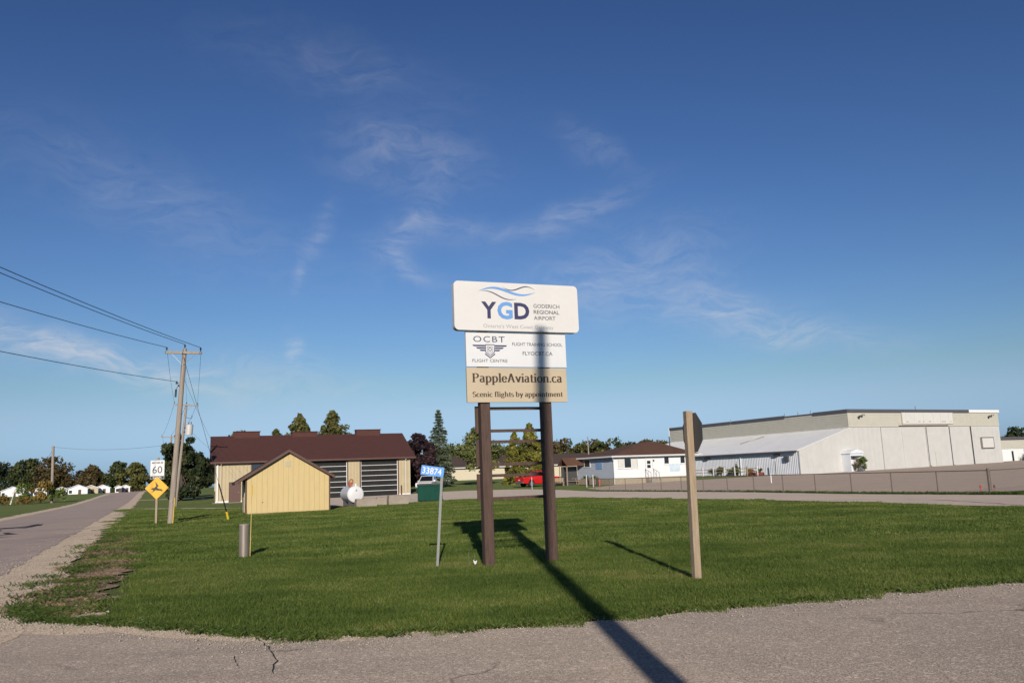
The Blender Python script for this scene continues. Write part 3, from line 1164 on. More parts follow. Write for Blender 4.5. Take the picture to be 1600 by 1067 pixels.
# ------------------------------------------------------------------ house number marker
M_blueplate = mat('number_blue', (.035, .25, .68), .35, .06)
M_steel = mat('marker_steel', (.20, .215, .21), .6, .1, 10)
ad = thing('address_marker', (-1.56, 15.95, 0), 'blue house number blade 33874 on a leaning steel post', 'sign', rot=(0, R(4.2), R(6)))
MB().add([(-.024, -.010, -.3), (-.008, .014, -.3), (.008, .014, -.3), (.024, -.010, -.3), (-.024, -.010, 1.80), (-.008, .014, 1.80), (.008, .014, 1.80), (.024, -.010, 1.80)],
         [(0, 1, 5, 4), (1, 2, 6, 5), (2, 3, 7, 6), (3, 0, 4, 7), (0, 1, 2, 3), (4, 5, 6, 7)]).build('post', M_steel, ad)
pl = MB().box(-.40, .035, -.018, -.014, -.09, .09).build('number_plate', M_blueplate, ad)
M_wlet = mat('letter_white', (.68, .69, .70), .4, .02)
lettering('33874', -.375, -.060, -.0195, M_wlet, pl, .365, .12, .008, label='white number 33874')
pl.location = (0, 0, 1.765)
pl.rotation_euler = (0, R(5.0), 0)
MB().box(-.02, .02, -.012, .03, 1.70, 1.86).build('bracket', M_steel, ad)

# survey flags by the sign foot
for x, y, h in ((-.96, 15.9, .26), (-.84, 15.75, .24)):
    t = thing('utility_flag', (x, y, 0), 'thin white wire stake in the grass near the address marker' if h > .25 else 'small white flag on a wire stake in the grass by the sign post', 'flag')
    MB().tube((0, 0, -.05), (.0, 0, h), .003, n=5).build('wire', M_steel, t)
    if h < .25:
        MB().add([(-.035, 0, .14), (-.012, .004, .06), (.018, 0, .055), (.04, -.004, .13), (.012, 0, .11), (-.008, .002, .115)],
                 [(0, 1, 5), (1, 2, 4, 5), (2, 3, 4)]).build('flag_sheet', M_wlet, t)

# ------------------------------------------------------------------ steel bollard
bo = thing('bollard', (-6.45, 19.8, 0), 'short galvanised steel pipe bollard with a thin yellow rod', 'bollard')
MB().tube((0, 0, -.3), (0, 0, .74), .115, n=24).build('pipe', mat('rusted_pipe', (.21, .165, .13), .45, color2=(.30, .27, .24), scale=4, stretch=(5, 5, .6), metal=.35), bo, True)
MB().tube((0, 0, .741), (0, 0, .765), .118, .105, n=24).build('cap', mat('bollard_cap', (.25, .23, .2), .7), bo, True)
M_yel = mat('safety_yellow', (.62, .43, .02), .5, .1, 6)
M_rod = mat('fibre_rod', (.55, .44, .16), .5, .08)
MB().tube((.13, .03, -.2), (.165, .03, 1.68), .010, .008, n=6).build('rod', M_rod, bo)
MB().tube((.16, .03, 1.42), (.165, .03, 1.66), .016, n=8).build('rod_band', M_yel, bo)

# ------------------------------------------------------------------ road signs
M_signwhite = mat('road_sign_white', (.66, .67, .68), .35, .03)
M_black = mat('ink_black', (.012, .012, .013), .5, .1)
M_amber = mat('warning_yellow', (.75, .40, .01), .35, .05)
rs = thing('speed_and_deer_sign', (-17.4, 40.4, 0), 'white 60 speed limit sign above a yellow deer diamond on one post', 'sign', yaw=R(9))
MB().rbox(-.05, .05, -.05, .05, -.4, 3.15, .006).build('post', M_wood, rs)
sp = MB().box(-.32, .32, -.062, -.056, 2.12, 3.02).build('speed_plate', M_signwhite, rs)
lettering('MAXIMUM', -.25, 2.86, -.064, M_black, sp, .50, .09, .02, label='black word MAXIMUM')
lettering('60', -.225, 2.40, -.064, M_black, sp, .45, .34, .0, label='black number 60')
kb = MB().box(-.31, .31, -.0655, -.0625, 2.13, 2.27).build('unit_band', M_black, sp)
lettering('km/h', -.19, 2.155, -.067, M_wlet, sp, .38, .095, .012, label='white letters km/h')
dm = MB().prism([(0, 1.17), (.53, 1.70), (0, 2.23), (-.53, 1.70)], -.072, -.067, 'y').build('deer_plate', M_amber, rs)
MB().prism([(0, 1.155), (.545, 1.70), (0, 2.245), (-.545, 1.70)], -.066, -.064, 'y').build('plate_backing', M_amber, rs)
deer = [(-.28, 1.66), (-.20, 1.70), (-.10, 1.72), (-.03, 1.80), (-.06, 1.93), (-.10, 2.0), (-.04, 1.97), (-.02, 1.88), (.0, 1.97), (.03, 1.86), (.06, 1.83),
        (.09, 1.79), (.03, 1.76), (.03, 1.70), (.10, 1.66), (.22, 1.64), (.30, 1.56), (.20, 1.59), (.30, 1.49), (.16, 1.57), (.02, 1.58), (-.06, 1.60), (-.15, 1.52), (-.24, 1.51), (-.15, 1.57), (-.18, 1.62)]
MB().add([(a * 1.0, -.0745, b) for a, b in deer], [tuple(range(len(deer)))]).build('deer_silhouette', M_black, dm)

# ------------------------------------------------------------------ utility poles and wires
M_pole = mat('pole_wood', (.22, .18, .145), .85, color2=(.38, .325, .27), scale=4, stretch=(7, 7, .35), bump=.4, bscale=20)
M_ins = mat('insulator', (.03, .03, .035), .3)
M_wire = mat('wire', (.045, .045, .05), .6)
M_tank = mat('transformer_grey', (.50, .50, .49), .45, .08, 4)


def pole(loc, h, label, tilt=(0, 0), arm=2.2, armz=.28, r=(.15, .10), armyaw=0.0, ins=(-1, 0, 1), group=None, braces=True):
    o = thing('utility_pole', (loc[0], loc[1], gz(loc[0], loc[1])), label, 'utility pole', group, rot=(R(tilt[0]), R(tilt[1]), 0))
    MB().tube((0, 0, -.5), (0, 0, h), r[0], r[1], 14).build('pole', M_pole, o, True)
    if arm:
        c, s = math.cos(armyaw), math.sin(armyaw)
        z = h - armz
        n = Vector((s, -c, 0)) * (r[1] + .05)
        A, B = Vector((-c * arm / 2, -s * arm / 2, z)) + n, Vector((c * arm / 2, s * arm / 2, z)) + n
        am = MB().beam(A, B, .09, .115).build('cross_arm', M_pole, o)
        for k in ins:
            p = Vector((c * arm / 2 * .93 * k, s * arm / 2 * .93 * k, z + .06)) + n
            if k == 0:
                p = Vector((0, 0, h))
            MB().tube(p, p + Vector((0, 0, .10)), .016, n=6).tube(p + Vector((0, 0, .10)), p + Vector((0, 0, .20)), .055, .035, 8).build('insulator', M_ins, o)
        if braces:
            for k in (-1, 1):
                MB().beam(Vector((c * k * .55, s * k * .55, z - .06)) + n, Vector((0, 0, z - .62)) + n * .8, .035, .012).build('brace', M_alu, o)
    return o


P1 = (-16.5, 39.9)
po = pole(P1, 8.42, 'leaning grey utility pole with a yellow guard beside the deer sign', tilt=(-1.6, 2.5), arm=1.75, armz=.22, armyaw=R(4))
MB().box(.135, .165, -.11, -.02, 0.0, 1.22).build('guard', M_yel, po)
MB().box(-.16, -.12, -.10, .05, 6.55, 6.62).tube((-.16, -.05, 6.58), (-.24, -.05, 6.40), .012, n=5).tube((-.24, -.05, 6.40), (-.24, -.05, 6.02), .05, .045, 8).build('fuse_cutout', M_ins, po)
MB().tube((-.15, -.02, 6.7), (-.26, -.05, 6.72), .02, n=6).tube((-.24, -.05, 6.66), (-.24, -.05, 6.80), .05, .04, 8).build('insulator', M_ins, po)
MB().box(-.05, .07, -.16, -.13, 1.0, 1.08).build('pole_tag', M_alu, po)
po2 = pole((-31.85, 78.0), 9.5, 'utility pole carrying a pale grey transformer can', tilt=(-.5, 4.6), arm=2.3, armz=.1, armyaw=R(6))
tr = MB().tube((.62, -.25, 6.62), (.62, -.25, 7.55), .33, n=20).build('transformer', M_tank, po2, True)
MB().tube((.62, -.25, 7.55), (.62, -.25, 7.62), .34, .25, n=20).build('lid', M_tank, tr, True)
for k in (-.1, .12):
    MB().tube((.62 + k, -.25, 7.59), (.62 + k, -.25, 7.87), .045, .03, 8).build('bushing', M_ins, tr)
for z_ in (6.85, 7.25):
    MB().box(.05, .32, -.14, .0, z_, z_ + .07).build('bracket', M_ins, po2)
MB().path([(.1, -.1, 8.25), (.7, -.2, 8.15), (.78, -.25, 8.4), (.65, -.25, 8.45)], .018).build('jumper_wire', M_ins, po2)
po3 = pole((-46.6, 112.0), 8.5, 'utility pole with two cross arms behind the speed sign', arm=2.6, armz=.1, armyaw=R(4), tilt=(0, .5))
MB().beam((-1.0, -.15, 7.2), (1.0, -.15, 7.25), .09, .11).build('cross_arm', M_pole, po3)
po4 = pole((-62, 150.0), 8.4, 'far utility pole beyond the one with two cross arms', arm=2.4, armz=.1)
po5 = pole((-14.2, -1.5), 8.6, 'utility pole beside the road junction carrying the near ends of the wires', arm=1.75)
po6 = pole((1.90, -3.6), 10.95, 'thick utility pole standing behind the viewpoint', arm=0, r=(.165, .115), braces=False, tilt=(0, 1.7))
fp = pole((-71.5, 128.5), 8.6, 'plain bare pole standing in a bush in the field', arm=0, r=(.22, .19), tilt=(0, -1.2))
fp2 = pole((13.7, 158.0), 7.4, 'thin far pole rising behind the white house', arm=0, r=(.13, .10))
MB().tube((-.12, 0, 5.6), (-.55, 0, 6.2), .03, n=5).build('bracket', M_alu, fp2)
# a bent vent pipe and a leaning marker
t = thing('vent_pipe', (-27.2, 66.0, 0), 'thin grey pipe bent over at the top beside the track', 'pipe')
MB().path([(0, 0, -.2), (0, 0, 1.50), (-.06, 0, 1.60), (-.16, 0, 1.64), (-.30, 0, 1.62)], .028, 8).build('pipe', M_alu, t)
t = thing('marker_post', (-77.5, 128.0, gz(-77.5, 128)), 'leaning white marker post in the field brush', 'post', rot=(0, R(14), 0))
MB().box(-.09, .09, -.06, .06, -.2, 2.2).build('post', mat('marker_white', (.6, .6, .55), .6), t)
# guy wire with its guard
g0, g1 = Vector((-14.6, 42.4, 0)), Vector((-16.1, 39.9, 8.0))
t = thing('guy_wire', g0, 'guy wire in a black and yellow guard anchored in the lawn', 'wire')
d = (g1 - g0).normalized()
MB().tube(d * .02, d * 13 if False else (g1 - g0), .010, n=5).build('cable', M_wire, t)
MB().tube(d * 0.42, d * 1.9, .034, n=8).build('guard', M_black, t)
MB().tube((0, 0, -.1), d * .42, .06, .055, n=8).build('guard_foot', M_yel, t)


def span(p, q, sag, r, label, n=14):
    p, q = Vector(p), Vector(q)
    pts = [p.lerp(q, i / n) - Vector((0, 0, sag * 4 * (i / n) * (1 - i / n))) - p for i in range(n + 1)]
    o = MB().path(pts, r, 5).build('overhead_wire', M_wire)
    o.location = p
    return tag(o, label, 'wire', 'overhead wires')


def at(pole_obj, x, y, z):
    bpy.context.view_layer.update()
    return pole_obj.matrix_world @ Vector((x, y, z))


W1 = [at(po, -.83, -.15, 8.46), at(po, .0, 0, 8.64), at(po, .83, -.06, 8.46)]
W2 = [at(po2, -1.07, -.2, 9.63), at(po2, 0, 0, 9.7), at(po2, 1.07, -.1, 9.63)]
W3 = [at(po3, -1.2, -.15, 8.6), at(po3, 0, 0, 8.7), at(po3, 1.2, -.15, 8.6)]
W4 = [at(po4, -1.1, -.15, 8.5), at(po4, 0, 0, 8.6), at(po4, 1.1, -.15, 8.5)]
W5 = [Vector((-15.0, -1.6, 7.45)), Vector((-14.2, -1.5, 8.8)), Vector((-13.4, -1.6, 8.6))]
WN = ('left', 'middle', 'right')
WL = ('outer wire on the road side', 'wire at the pole top', 'outer wire on the lawn side')
for i in range(3):
    span(W1[i], W5[i], .45, .013, WL[i] + ' running from the leaning pole over the road corner')
    span(W1[i], W2[i], .3, .008, WL[i] + ' between the leaning pole and the transformer pole')
    span(W2[i], W3[i], .4, .012, WL[i] + ' between the transformer pole and the double arm pole')
    span(W3[i], W4[i], .4, .013, WL[i] + ' between the double arm pole and the far pole')
span(at(po, -.24, -.05, 6.78), (-14.3, -1.5, 5.6), .4, .012, 'lower neutral wire running from the leaning pole over the road corner')
span(at(fp, 0, 0, 8.5), at(po3, -1.0, -.15, 7.3), .5, .016, 'thin wire from the field pole across the road')
span(at(fp, 0, 0, 8.2), (-75.5, 128, 1.0), .1, .02, 'guy wire of the field pole')
span(at(po2, .1, 0, 7.6), (-30.4, 86.2, 4.6), .3, .008, 'service drop wire from the transformer pole to the brown roofed garage')
span(at(po, .1, 0, 6.9), (-29.6, 85.5, 3.9), .6, .006, 'thin cable from the leaning pole to the corner of the garage')

# ------------------------------------------------------------------ buildings: materials
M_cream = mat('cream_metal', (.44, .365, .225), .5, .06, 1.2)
M_cream2 = mat('cream_trim', (.46, .395, .265), .5, .06, 2)
M_shed = mat('shed_yellow', (.54, .42, .20), .7, .06, 1.5, bump=.15, bscale=30, stretch=(4, 4, .6))
M_shedbk = mat('shed_groove', (.42, .31, .14), .8)
M_broof = mat('brown_shingle', (.062, .021, .017), .85, color2=(.088, .031, .026), scale=1.4, bump=.6, bscale=9, stretch=(1, 3, 3))
M_broof2 = mat('brown_trim', (.085, .038, .028), .6, .12)
M_bdoor = mat('brown_door', (.085, .034, .026), .5, .08)
M_glass = mat('door_glass', (.020, .020, .019), .35, .2, 1.0, spec=.2)
M_winglass = mat('window_glass', (.025, .03, .032), .08, .2, 1.0, spec=.7)
M_mull = mat('door_rail_white', (.70, .70, .68), .45, .05)
M_wsid = mat('white_siding', (.76, .77, .78), .55, .04, 1.5)
M_wmet = mat('white_metal', (.54, .535, .515), .5, .06, .8)
M_cor = mat('corrugated_white', (.70, .73, .78), .45, .08, .7)
M_roofw = mat('white_metal_roof', (.78, .785, .78), .5, .06, .5)
M_clap = mat('cream_clapboard', (.49, .475, .405), .6, .06, 1.2)
M_fasc = mat('dark_fascia', (.085, .085, .10), .6, .1)
M_conc = mat('concrete', (.30, .26, .215), .9, .15, 2.0, bump=.4, bscale=15)
M_found = mat('foundation', (.36, .30, .22), .9, .1, 2.0)
M_hroof = mat('house_shingle', (.092, .043, .026), .9, color2=(.13, .064, .040), scale=1.5, bump=.5, bscale=10)
M_gutter = mat('gutter_white', (.62, .62, .61), .45, .04)
M_dgrey = mat('dark_iron', (.05, .05, .055), .5, .1)


def ribbed(x0, x1, z0, z1, y, pitch, depth, top=None):
    """profiled sheet metal wall in the x-z plane, ribs stand towards -y"""
    mb = MB()
    xs_ = []
    x = x0
    while x < x1 - 1e-4:
        e = min(x + pitch, x1)
        w = e - x
        xs_ += [(x, 0), (x + w * .62, 0), (x + w * .70, depth), (x + w * .92, depth)]
        x = e
    xs_.append((x1, 0))
    V = []
    for a, d in xs_:
        V.append((a, y - d, z0))
        V.append((a, y - d, top(a) if top else z1))
    F = [(2 * i, 2 * i + 2, 2 * i + 3, 2 * i + 1) for i in range(len(xs_) - 1)]
    return mb.add(V, F)


def clapboard(x0, x1, z0, z1, y, pitch, lap=.02, yfun=None):
    n = max(1, round((z1 - z0) / pitch))
    V, F = [], []
    for i in range(n):
        a, b = z0 + (z1 - z0) * i / n, z0 + (z1 - z0) * (i + 1) / n
        o = len(V)
        V += [(x0, y - lap, a), (x1, y - lap, a), (x1, y, b), (x0, y, b), (x0, y, a), (x1, y, a)]
        F += [(o, o + 1, o + 2, o + 3), (o + 4, o + 5, o + 1, o)]
    return MB().add(V, F)


def window(parent, x0, x1, z0, z1, y, fm, gm, fr=.07, proud=.06, bars=(), name='window', sill=True):
    f = MB()
    f.box(x0 - fr, x0, y - proud, y, z0 - fr, z1 + fr).box(x1, x1 + fr, y - proud, y, z0 - fr, z1 + fr)
    f.box(x0, x1, y - proud, y, z1, z1 + fr).box(x0, x1, y - proud, y, z0 - fr, z0)
    w = f.build(name, fm, parent)
    MB().box(x0, x1, y - .022, y - .012, z0, z1).build('pane', gm, w)
    for b in bars:
        MB().box(b - .03, b + .03, y - .05, y - .023, z0, z1).build('bar', fm, w)
    if sill:
        MB().box(x0 - fr - .04, x1 + fr + .04, y - proud - .05, y - .001, z0 - fr - .05, z0 - fr - .001).build('sill', fm, w)
    return w


# ------------------------------------------------------------------ brown roofed garage
ga = thing('garage', (-30.8, 85.4, 0), 'cream metal garage with brown gable roof and big glazed bay doors', 'garage', yaw=SY)
GW, GD, GE, GR = 20.25, 12.0, 4.2, 6.95
D = [(9.0, 13.45), (14.7, 19.0)]
wl_ = MB()
for x0, x1 in ((0, 2.45 - 1.15), (2.42, D[0][0]), (D[0][1], D[1][0]), (D[1][1], GW)):
    r_ = ribbed(x0, x1, .15, GE, 0, .33, .035)
    wl_.add(r_.v, r_.f)
for x0, x1 in ((1.30, 2.42),):
    r_ = ribbed(x0, x1, 2.05, GE, 0, .33, .035)
    wl_.add(r_.v, r_.f)
for x0, x1 in D:
    r_ = ribbed(x0, x1, 3.98, GE, 0, .33, .035)
    wl_.add(r_.v, r_.f)
wl_.build('front_wall', M_cream, ga)
MB().box(0.02, GW - .02, .32, .36, 0, GE).build('inner_wall', M_dgrey, ga)
gb = MB().add([(0, 0, 0), (0, GD, 0), (0, GD, GE), (0, GD / 2, GR - .1), (0, 0, GE)], [(0, 1, 2, 3, 4)])
gb.add([(GW, 0, 0), (GW, GD, 0), (GW, GD, GE), (GW, GD / 2, GR - .1), (GW, 0, GE)], [(0, 1, 2, 3, 4)])
gb.add([(0, GD, 0), (GW, GD, 0), (GW, GD, GE), (0, GD, GE)], [(0, 1, 2, 3)])
gb.build('side_walls', M_cream, ga)
for a_, b_ in ((-.02, 1.26), (2.46, D[0][0]), (D[0][1], D[1][0]), (D[1][1], GW + .02)):
    MB().box(a_, b_, -.06, -.001, 0, .16).build('base_trim', M_wsid, ga)
for k, x in enumerate((.06, GW - .06)):
    MB().box(x - .08, x + .08, -.065, -.036, .17, GE - .1).build('corner_trim', M_cream2, ga)
ov = .5
sl = (GR - GE) / (GD / 2)
rf = MB()
prof = [(-ov, GE - ov * sl), (GD / 2, GR), (GD + ov, GE - ov * sl), (GD + ov, GE - ov * sl + .14), (GD / 2, GR + .14), (-ov, GE - ov * sl + .14)]
rf.prism(prof, -.55, GW + .55, 'x')
roof = rf.build('roof', M_broof, ga)
# courses of shingles: shallow steps down the front slope
cs = MB()
nc = 26
for i in range(nc):
    t0, t1 = i / nc, (i + 1) / nc
    y0, y1 = -ov + t0 * (GD / 2 + ov), -ov + t1 * (GD / 2 + ov)
    z0, z1 = GE - ov * sl + .14 + t0 * (GR - GE + ov * sl), GE - ov * sl + .14 + t1 * (GR - GE + ov * sl)
    cs.add([(-.56, y0, z0 + .028), (GW + .56, y0, z0 + .028), (GW + .56, y1, z1 + .006), (-.56, y1, z1 + .006), (-.56, y0, z0), (GW + .56, y0, z0)],
           [(0, 1, 2, 3), (4, 5, 1, 0)])
tag(cs.build('shingle_courses', M_broof, roof), kind='stuff')
MB().box(-.56, GW + .56, -ov - .10, -ov - .005, GE - ov * sl - .02, GE - ov * sl + .15).build('gutter', M_broof2, ga)
MB().box(-.5, GW + .5, -ov, -.04, GE - ov * sl - .02, GE - ov * sl + .01).build('soffit', M_broof2, ga)
for x0, x1, dz in ((1.85, 4.6, .42), (8.1, 10.9, .30), (15.3, 18.1, .42)):
    MB().box(x0, x1, GD / 2 - .55, GD / 2 + .55, GR - .25, GR + .14 + dz).box(x0 - .08, x1 + .08, GD / 2 - .65, GD / 2 + .65, GR + .14 + dz, GR + .20 + dz).build('ridge_vent', M_broof, roof)
for x in (.50, 19.72):
    MB().box(x - .05, x + .05, -.15, -.066, .2, GE - .35).box(x - .05, x + .05, -.45, -.066, GE - .36, GE - .26).build('downspout', M_cream2 if x < 1 else M_wmet, ga)
# white standpipe and meter at the left corner
MB().box(.10, .22, -.17, -.07, .05, GE - .3).build('conduit', M_wsid, ga)
MB().box(-.12, -.01, .25, .55, 1.2, 2.0).build('meter_box', M_alu, ga)
dr = MB().box(1.33, 2.39, -.03, .03, .05, 2.0).build('door', M_bdoor, ga)
MB().box(1.27, 1.33, -.06, .04, .05, 2.06).box(2.39, 2.45, -.06, .04, .05, 2.06).box(1.33, 2.39, -.06, .04, 2.0, 2.06).build('door_frame', M_bdoor, dr)
MB().tube((2.25, -.09, 1.0), (2.25, -.03, 1.0), .035, n=8).build('handle', M_alu, dr)
window(ga, 3.5, 4.9, 3.2, 3.85, -.04, M_broof2, M_winglass)
for x0, x1 in D:
    bd = MB().box(x0, x0 + .11, -.045, .2, 0, 3.98).box(x1 - .11, x1, -.045, .2, 0, 3.98).box(x0 + .11, x1 - .11, -.045, .2, 3.88, 3.98).build('bay_door', M_broof2, ga)
    a0, a1 = x0 + .112, x1 - .112
    H = 3.87
    for i in range(7):
        z0, z1 = .02 + i * H / 7, .02 + (i + 1) * H / 7
        MB().box(a0 + .07, a1 - .07, .10, .13, z0 + .035, z1 - .035).build('panel', M_glass, bd)
        MB().box(a0, a1, .075, .14, z1 - .024, z1 + .024 if i < 6 else z1).build('rail', M_mull if i < 6 else M_dgrey, bd)
    MB().box(a0, a0 + .068, .07, .145, .02, H).build('stile', M_mull, bd)
    MB().box(a1 - .068, a1, .07, .145, .02, H).build('stile', M_mull, bd)
for x in (11.4, 16.95):
    MB().box(x - .2, x + .2, -.30, -.04, 4.02, 4.12).box(x - .12, x + .12, -.42, -.28, 3.97, 4.08).build('door_lamp', M_cream2, ga)
MB().tube((19.2, -.25, .0), (19.2, -.25, 1.05), .07, n=10).build('guard_post', M_broof2, ga)
MB().box(-.3, GW + .3, -.9, .2, -.2, .03).build('slab', M_conc, ga)

# ------------------------------------------------------------------ yellow shed
shd = thing('shed', (-15.66, 48.3, 0), 'small yellow board shed with a brown gable roof', 'shed', yaw=SY)
SW, SDp, SE, SA = 4.75, 5.2, 2.12, 3.55
k_ = (SA - SE) / (SW / 2)
core = MB().prism([(0.03, 0), (SW - .03, 0), (SW - .03, SE - .02), (SW / 2, SA - .03), (.03, SE - .02)], .03, SDp - .03, 'y').build('wall', M_shedbk, shd)
nb = 16
for i in range(nb):
    a0, a1 = SW * i / nb + .0035, SW * (i + 1) / nb - .0035
    z = lambda x: SE + k_ * min(x, SW - x)
    pts = [(a0, .06), (a1, .06), (a1, z(a1) - .01)]
    if a0 < SW / 2 < a1:
        pts.append((SW / 2, SA - .01))
    pts.append((a0, z(a0) - .01))
    MB().prism(pts, -.005 - .004 * (i % 2), .028, 'y').build('board', M_shed, core)
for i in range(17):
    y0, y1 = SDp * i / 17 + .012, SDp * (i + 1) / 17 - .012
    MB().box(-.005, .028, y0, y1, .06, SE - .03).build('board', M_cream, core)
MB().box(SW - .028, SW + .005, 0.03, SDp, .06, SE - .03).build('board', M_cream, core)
MB().box(-.035, .045, -.035, -.012, 0.0, SE).box(-.035, -.010, -.012, .09, 0, SE).box(SW - .045, SW + .035, -.035, -.012, 0, SE - .01).box(SW + .010, SW + .035, -.012, .09, 0, SE - .01).build('corner_board', M_broof2, shd)
dk = MB().box(-.05, -.008, 2.2, 2.3, .1, 1.95).box(-.04, -.008, 1.3, 2.2, .1, 1.95).build('door', M_cream, shd)
MB().tube((-.055, 1.42, 1.0), (-.04, 1.42, 1.25), .02, n=6).build('handle', M_dgrey, dk)
o_ = .62
rz0 = SE - o_ * k_
pr = [(-o_, rz0), (SW / 2, SA), (SW + .30, SE - .30 * k_), (SW + .30, SE - .30 * k_ + .10), (SW / 2, SA + .10), (-o_, rz0 + .10)]
sroof = MB().prism(pr, -.28, SDp + .3, 'y').build('roof', M_broof, shd)
MB().prism([(-o_ - .01, rz0 - .06), (SW / 2, SA - .06), (SW + .31, SE - .30 * k_ - .06), (SW + .31, SE - .30 * k_ + .105), (SW / 2, SA + .108), (-o_ - .01, rz0 + .105)], -.31, -.282, 'y').build('fascia', M_broof2, sroof)
MB().prism([(-o_, rz0 - .002), (-.03, SE - .045), (-.03, SE - .10), (-o_, rz0 - .06)], -.26, SDp + .2, 'y').build('soffit', M_dgrey, sroof)
vt = MB().box(SW / 2 - .22, SW / 2 + .12, -.03, -.010, 2.66, 3.02).build('vent', M_cream2, shd)
for i in range(5):
    MB().box(SW / 2 - .20, SW / 2 + .10, -.045, -.031, 2.69 + i * .065, 2.715 + i * .065).build('slat', M_cream2, vt)
MB().tube((.92, -.02, .66), (.92, -.012, .66), .035, n=8).build('hole_cover', M_dgrey, shd)

# ------------------------------------------------------------------ fuel tank, blocks, dumpster
M_tankw = mat('tank_white', (.64, .65, .67), .4, .04, 2)
tk = thing('fuel_tank', (-10.95, 56.6, 0), 'white horizontal fuel tank with a pump on top', 'tank', yaw=R(24))
MB().tube((0, 0, .80), (0, 2.2, .80), .56, n=28).build('shell', M_tankw, tk, True)
mb = MB()
n = 28
for r0, y0, r1, y1 in ((.56, 0, .50, -.05), (.50, -.05, .25, -.10), (.25, -.10, .001, -.115)):
    ring = []
    for r_, y_ in ((r0, y0), (r1, y1)):
        ring += [(r_ * math.cos(2 * math.pi * i / n), y_, .80 + r_ * math.sin(2 * math.pi * i / n)) for i in range(n)]
    mb.add(ring, [(i, (i + 1) % n, n + (i + 1) % n, n + i) for i in range(n)])
mb.build('end_cap', M_tankw, tk, True)
MB().tube((.05, .12, 1.34), (.05, .12, 1.50), .10, .085, 14).build('filler_cap', M_tankw, tk, True)
MB().path([(-.02, -.125, 1.08), (.05, -.12, 1.12), (.09, -.12, 1.06), (.03, -.12, 1.0), (-.03, -.12, 1.03)], .012).build('gauge_mark', M_dgrey, tk)
M_rust = mat('pump_red', (.32, .10, .05), .6, .2, 5)
MB().path([(-.32, .5, 1.3), (-.34, .5, 1.62), (-.22, .5, 1.80), (-.08, .5, 1.78), (-.05, .5, 1.60), (-.12, .5, 1.45)], .04, 7).build('hose', M_rust, tk)
MB().rbox(-.32, -.12, .4, .6, 1.32, 1.62, .03).build('pump', M_rust, tk)
for y in (.35, 1.85):
    MB().box(-.42, .42, y - .06, y + .06, 0, .36).build('saddle', M_dgrey, tk)
for x, y, w, h, rz, lb in ((-9.95, 54.9, 1.35, .50, 24, 'weathered concrete block leaning against the white tank'),
                           (-9.15, 57.2, 1.0, .50, 14, 'low concrete block half sunk in weeds beside the tank'),
                           (-8.1, 56.6, 1.35, .62, 22, 'concrete block at the lawn edge before the bay doors')):
    t = thing('concrete_block', (x, y, 0), lb, 'concrete block', 'concrete blocks by the fuel tank', yaw=R(rz))
    MB().prism([(-w / 2, -.04), (w / 2 - .02, -.04), (w / 2, h * .4), (w / 2 - .05, h), (-w / 2 + .03, h + .02), (-w / 2 - .02, h * .5)], -.3, .3, 'y').build('block', M_conc, t)
    MB().path([(-.2, 0, h - .02), (-.2, 0, h + .05), (-.05, 0, h + .05), (-.05, 0, h - .02)], .012).build('lifting_loop', M_rust, t)
M_green = mat('dumpster_green', (.007, .056, .040), .75, .12, 2, spec=.15)
du = thing('dumpster', (-6.55, 62.6, 0), 'dark green steel dumpster at the edge of the lawn', 'dumpster', yaw=R(8))
MB().prism([(-.9, 0.06), (.9, 0.06), (.9, 1.15), (-.9, 1.28)], -.75, .75, 'y').build('bin', M_green, du)
MB().box(-.95, .95, -.79, .79, 1.12, 1.19).build('rim', M_green, du)
for s in (-1, 1):
    MB().prism([(s * .03, 1.2), (s * .94, 1.2), (s * .94, 1.28), (s * .03, 1.30)][::s], -.8, .8, 'y').build('lid', mat('lid_black', (.03, .032, .03), .6), du)
for i in range(5):
    x = -.8 + i * .4
    MB().box(x - .03, x + .03, -.80, -.751, .1, 1.11).build('rib', M_green, du)
for s in (-1, 1):
    MB().box(s * .9 - (.12 if s < 0 else 0), s * .9 + (.12 if s > 0 else 0), -.5, .5, .72, .90).build('fork_pocket', M_green, du)
    MB().box(s * .7 - .12, s * .7 + .12, -.6, .6, 0, .058).build('skid', M_dgrey, du)

# ------------------------------------------------------------------ hangar
HY = R(28.2)
hz = .55
ha = thing('hangar', (43.94, 109.65, hz), 'long white hangar with tall sliding doors and a cream upper band', 'hangar', yaw=HY)
HW, HL, HH, HB = 32.7, 37.0, 7.95, 5.78
LW, LE = 9.45, 2.92
core = MB().box(.06, HW - .06, .30, HL, -.6, HH - .05).build('wall', M_wmet, ha)
# front lower wall beside the doors
for x0, x1 in ((0, 6.25), (25.5, HW)):
    clip = ribbed(x0, x1, -.6, HB, .05, .9, .012)
    clip.build('front_wall', M_wmet, ha)
clapboard(0, HW, HB + .02, HH - .12, .0, .24, .03).build('front_band', M_clap, ha)
MB().box(-.03, HW + .03, -.05, .30, HB - .05, HB + .018).build('track_cover', M_clap, ha)
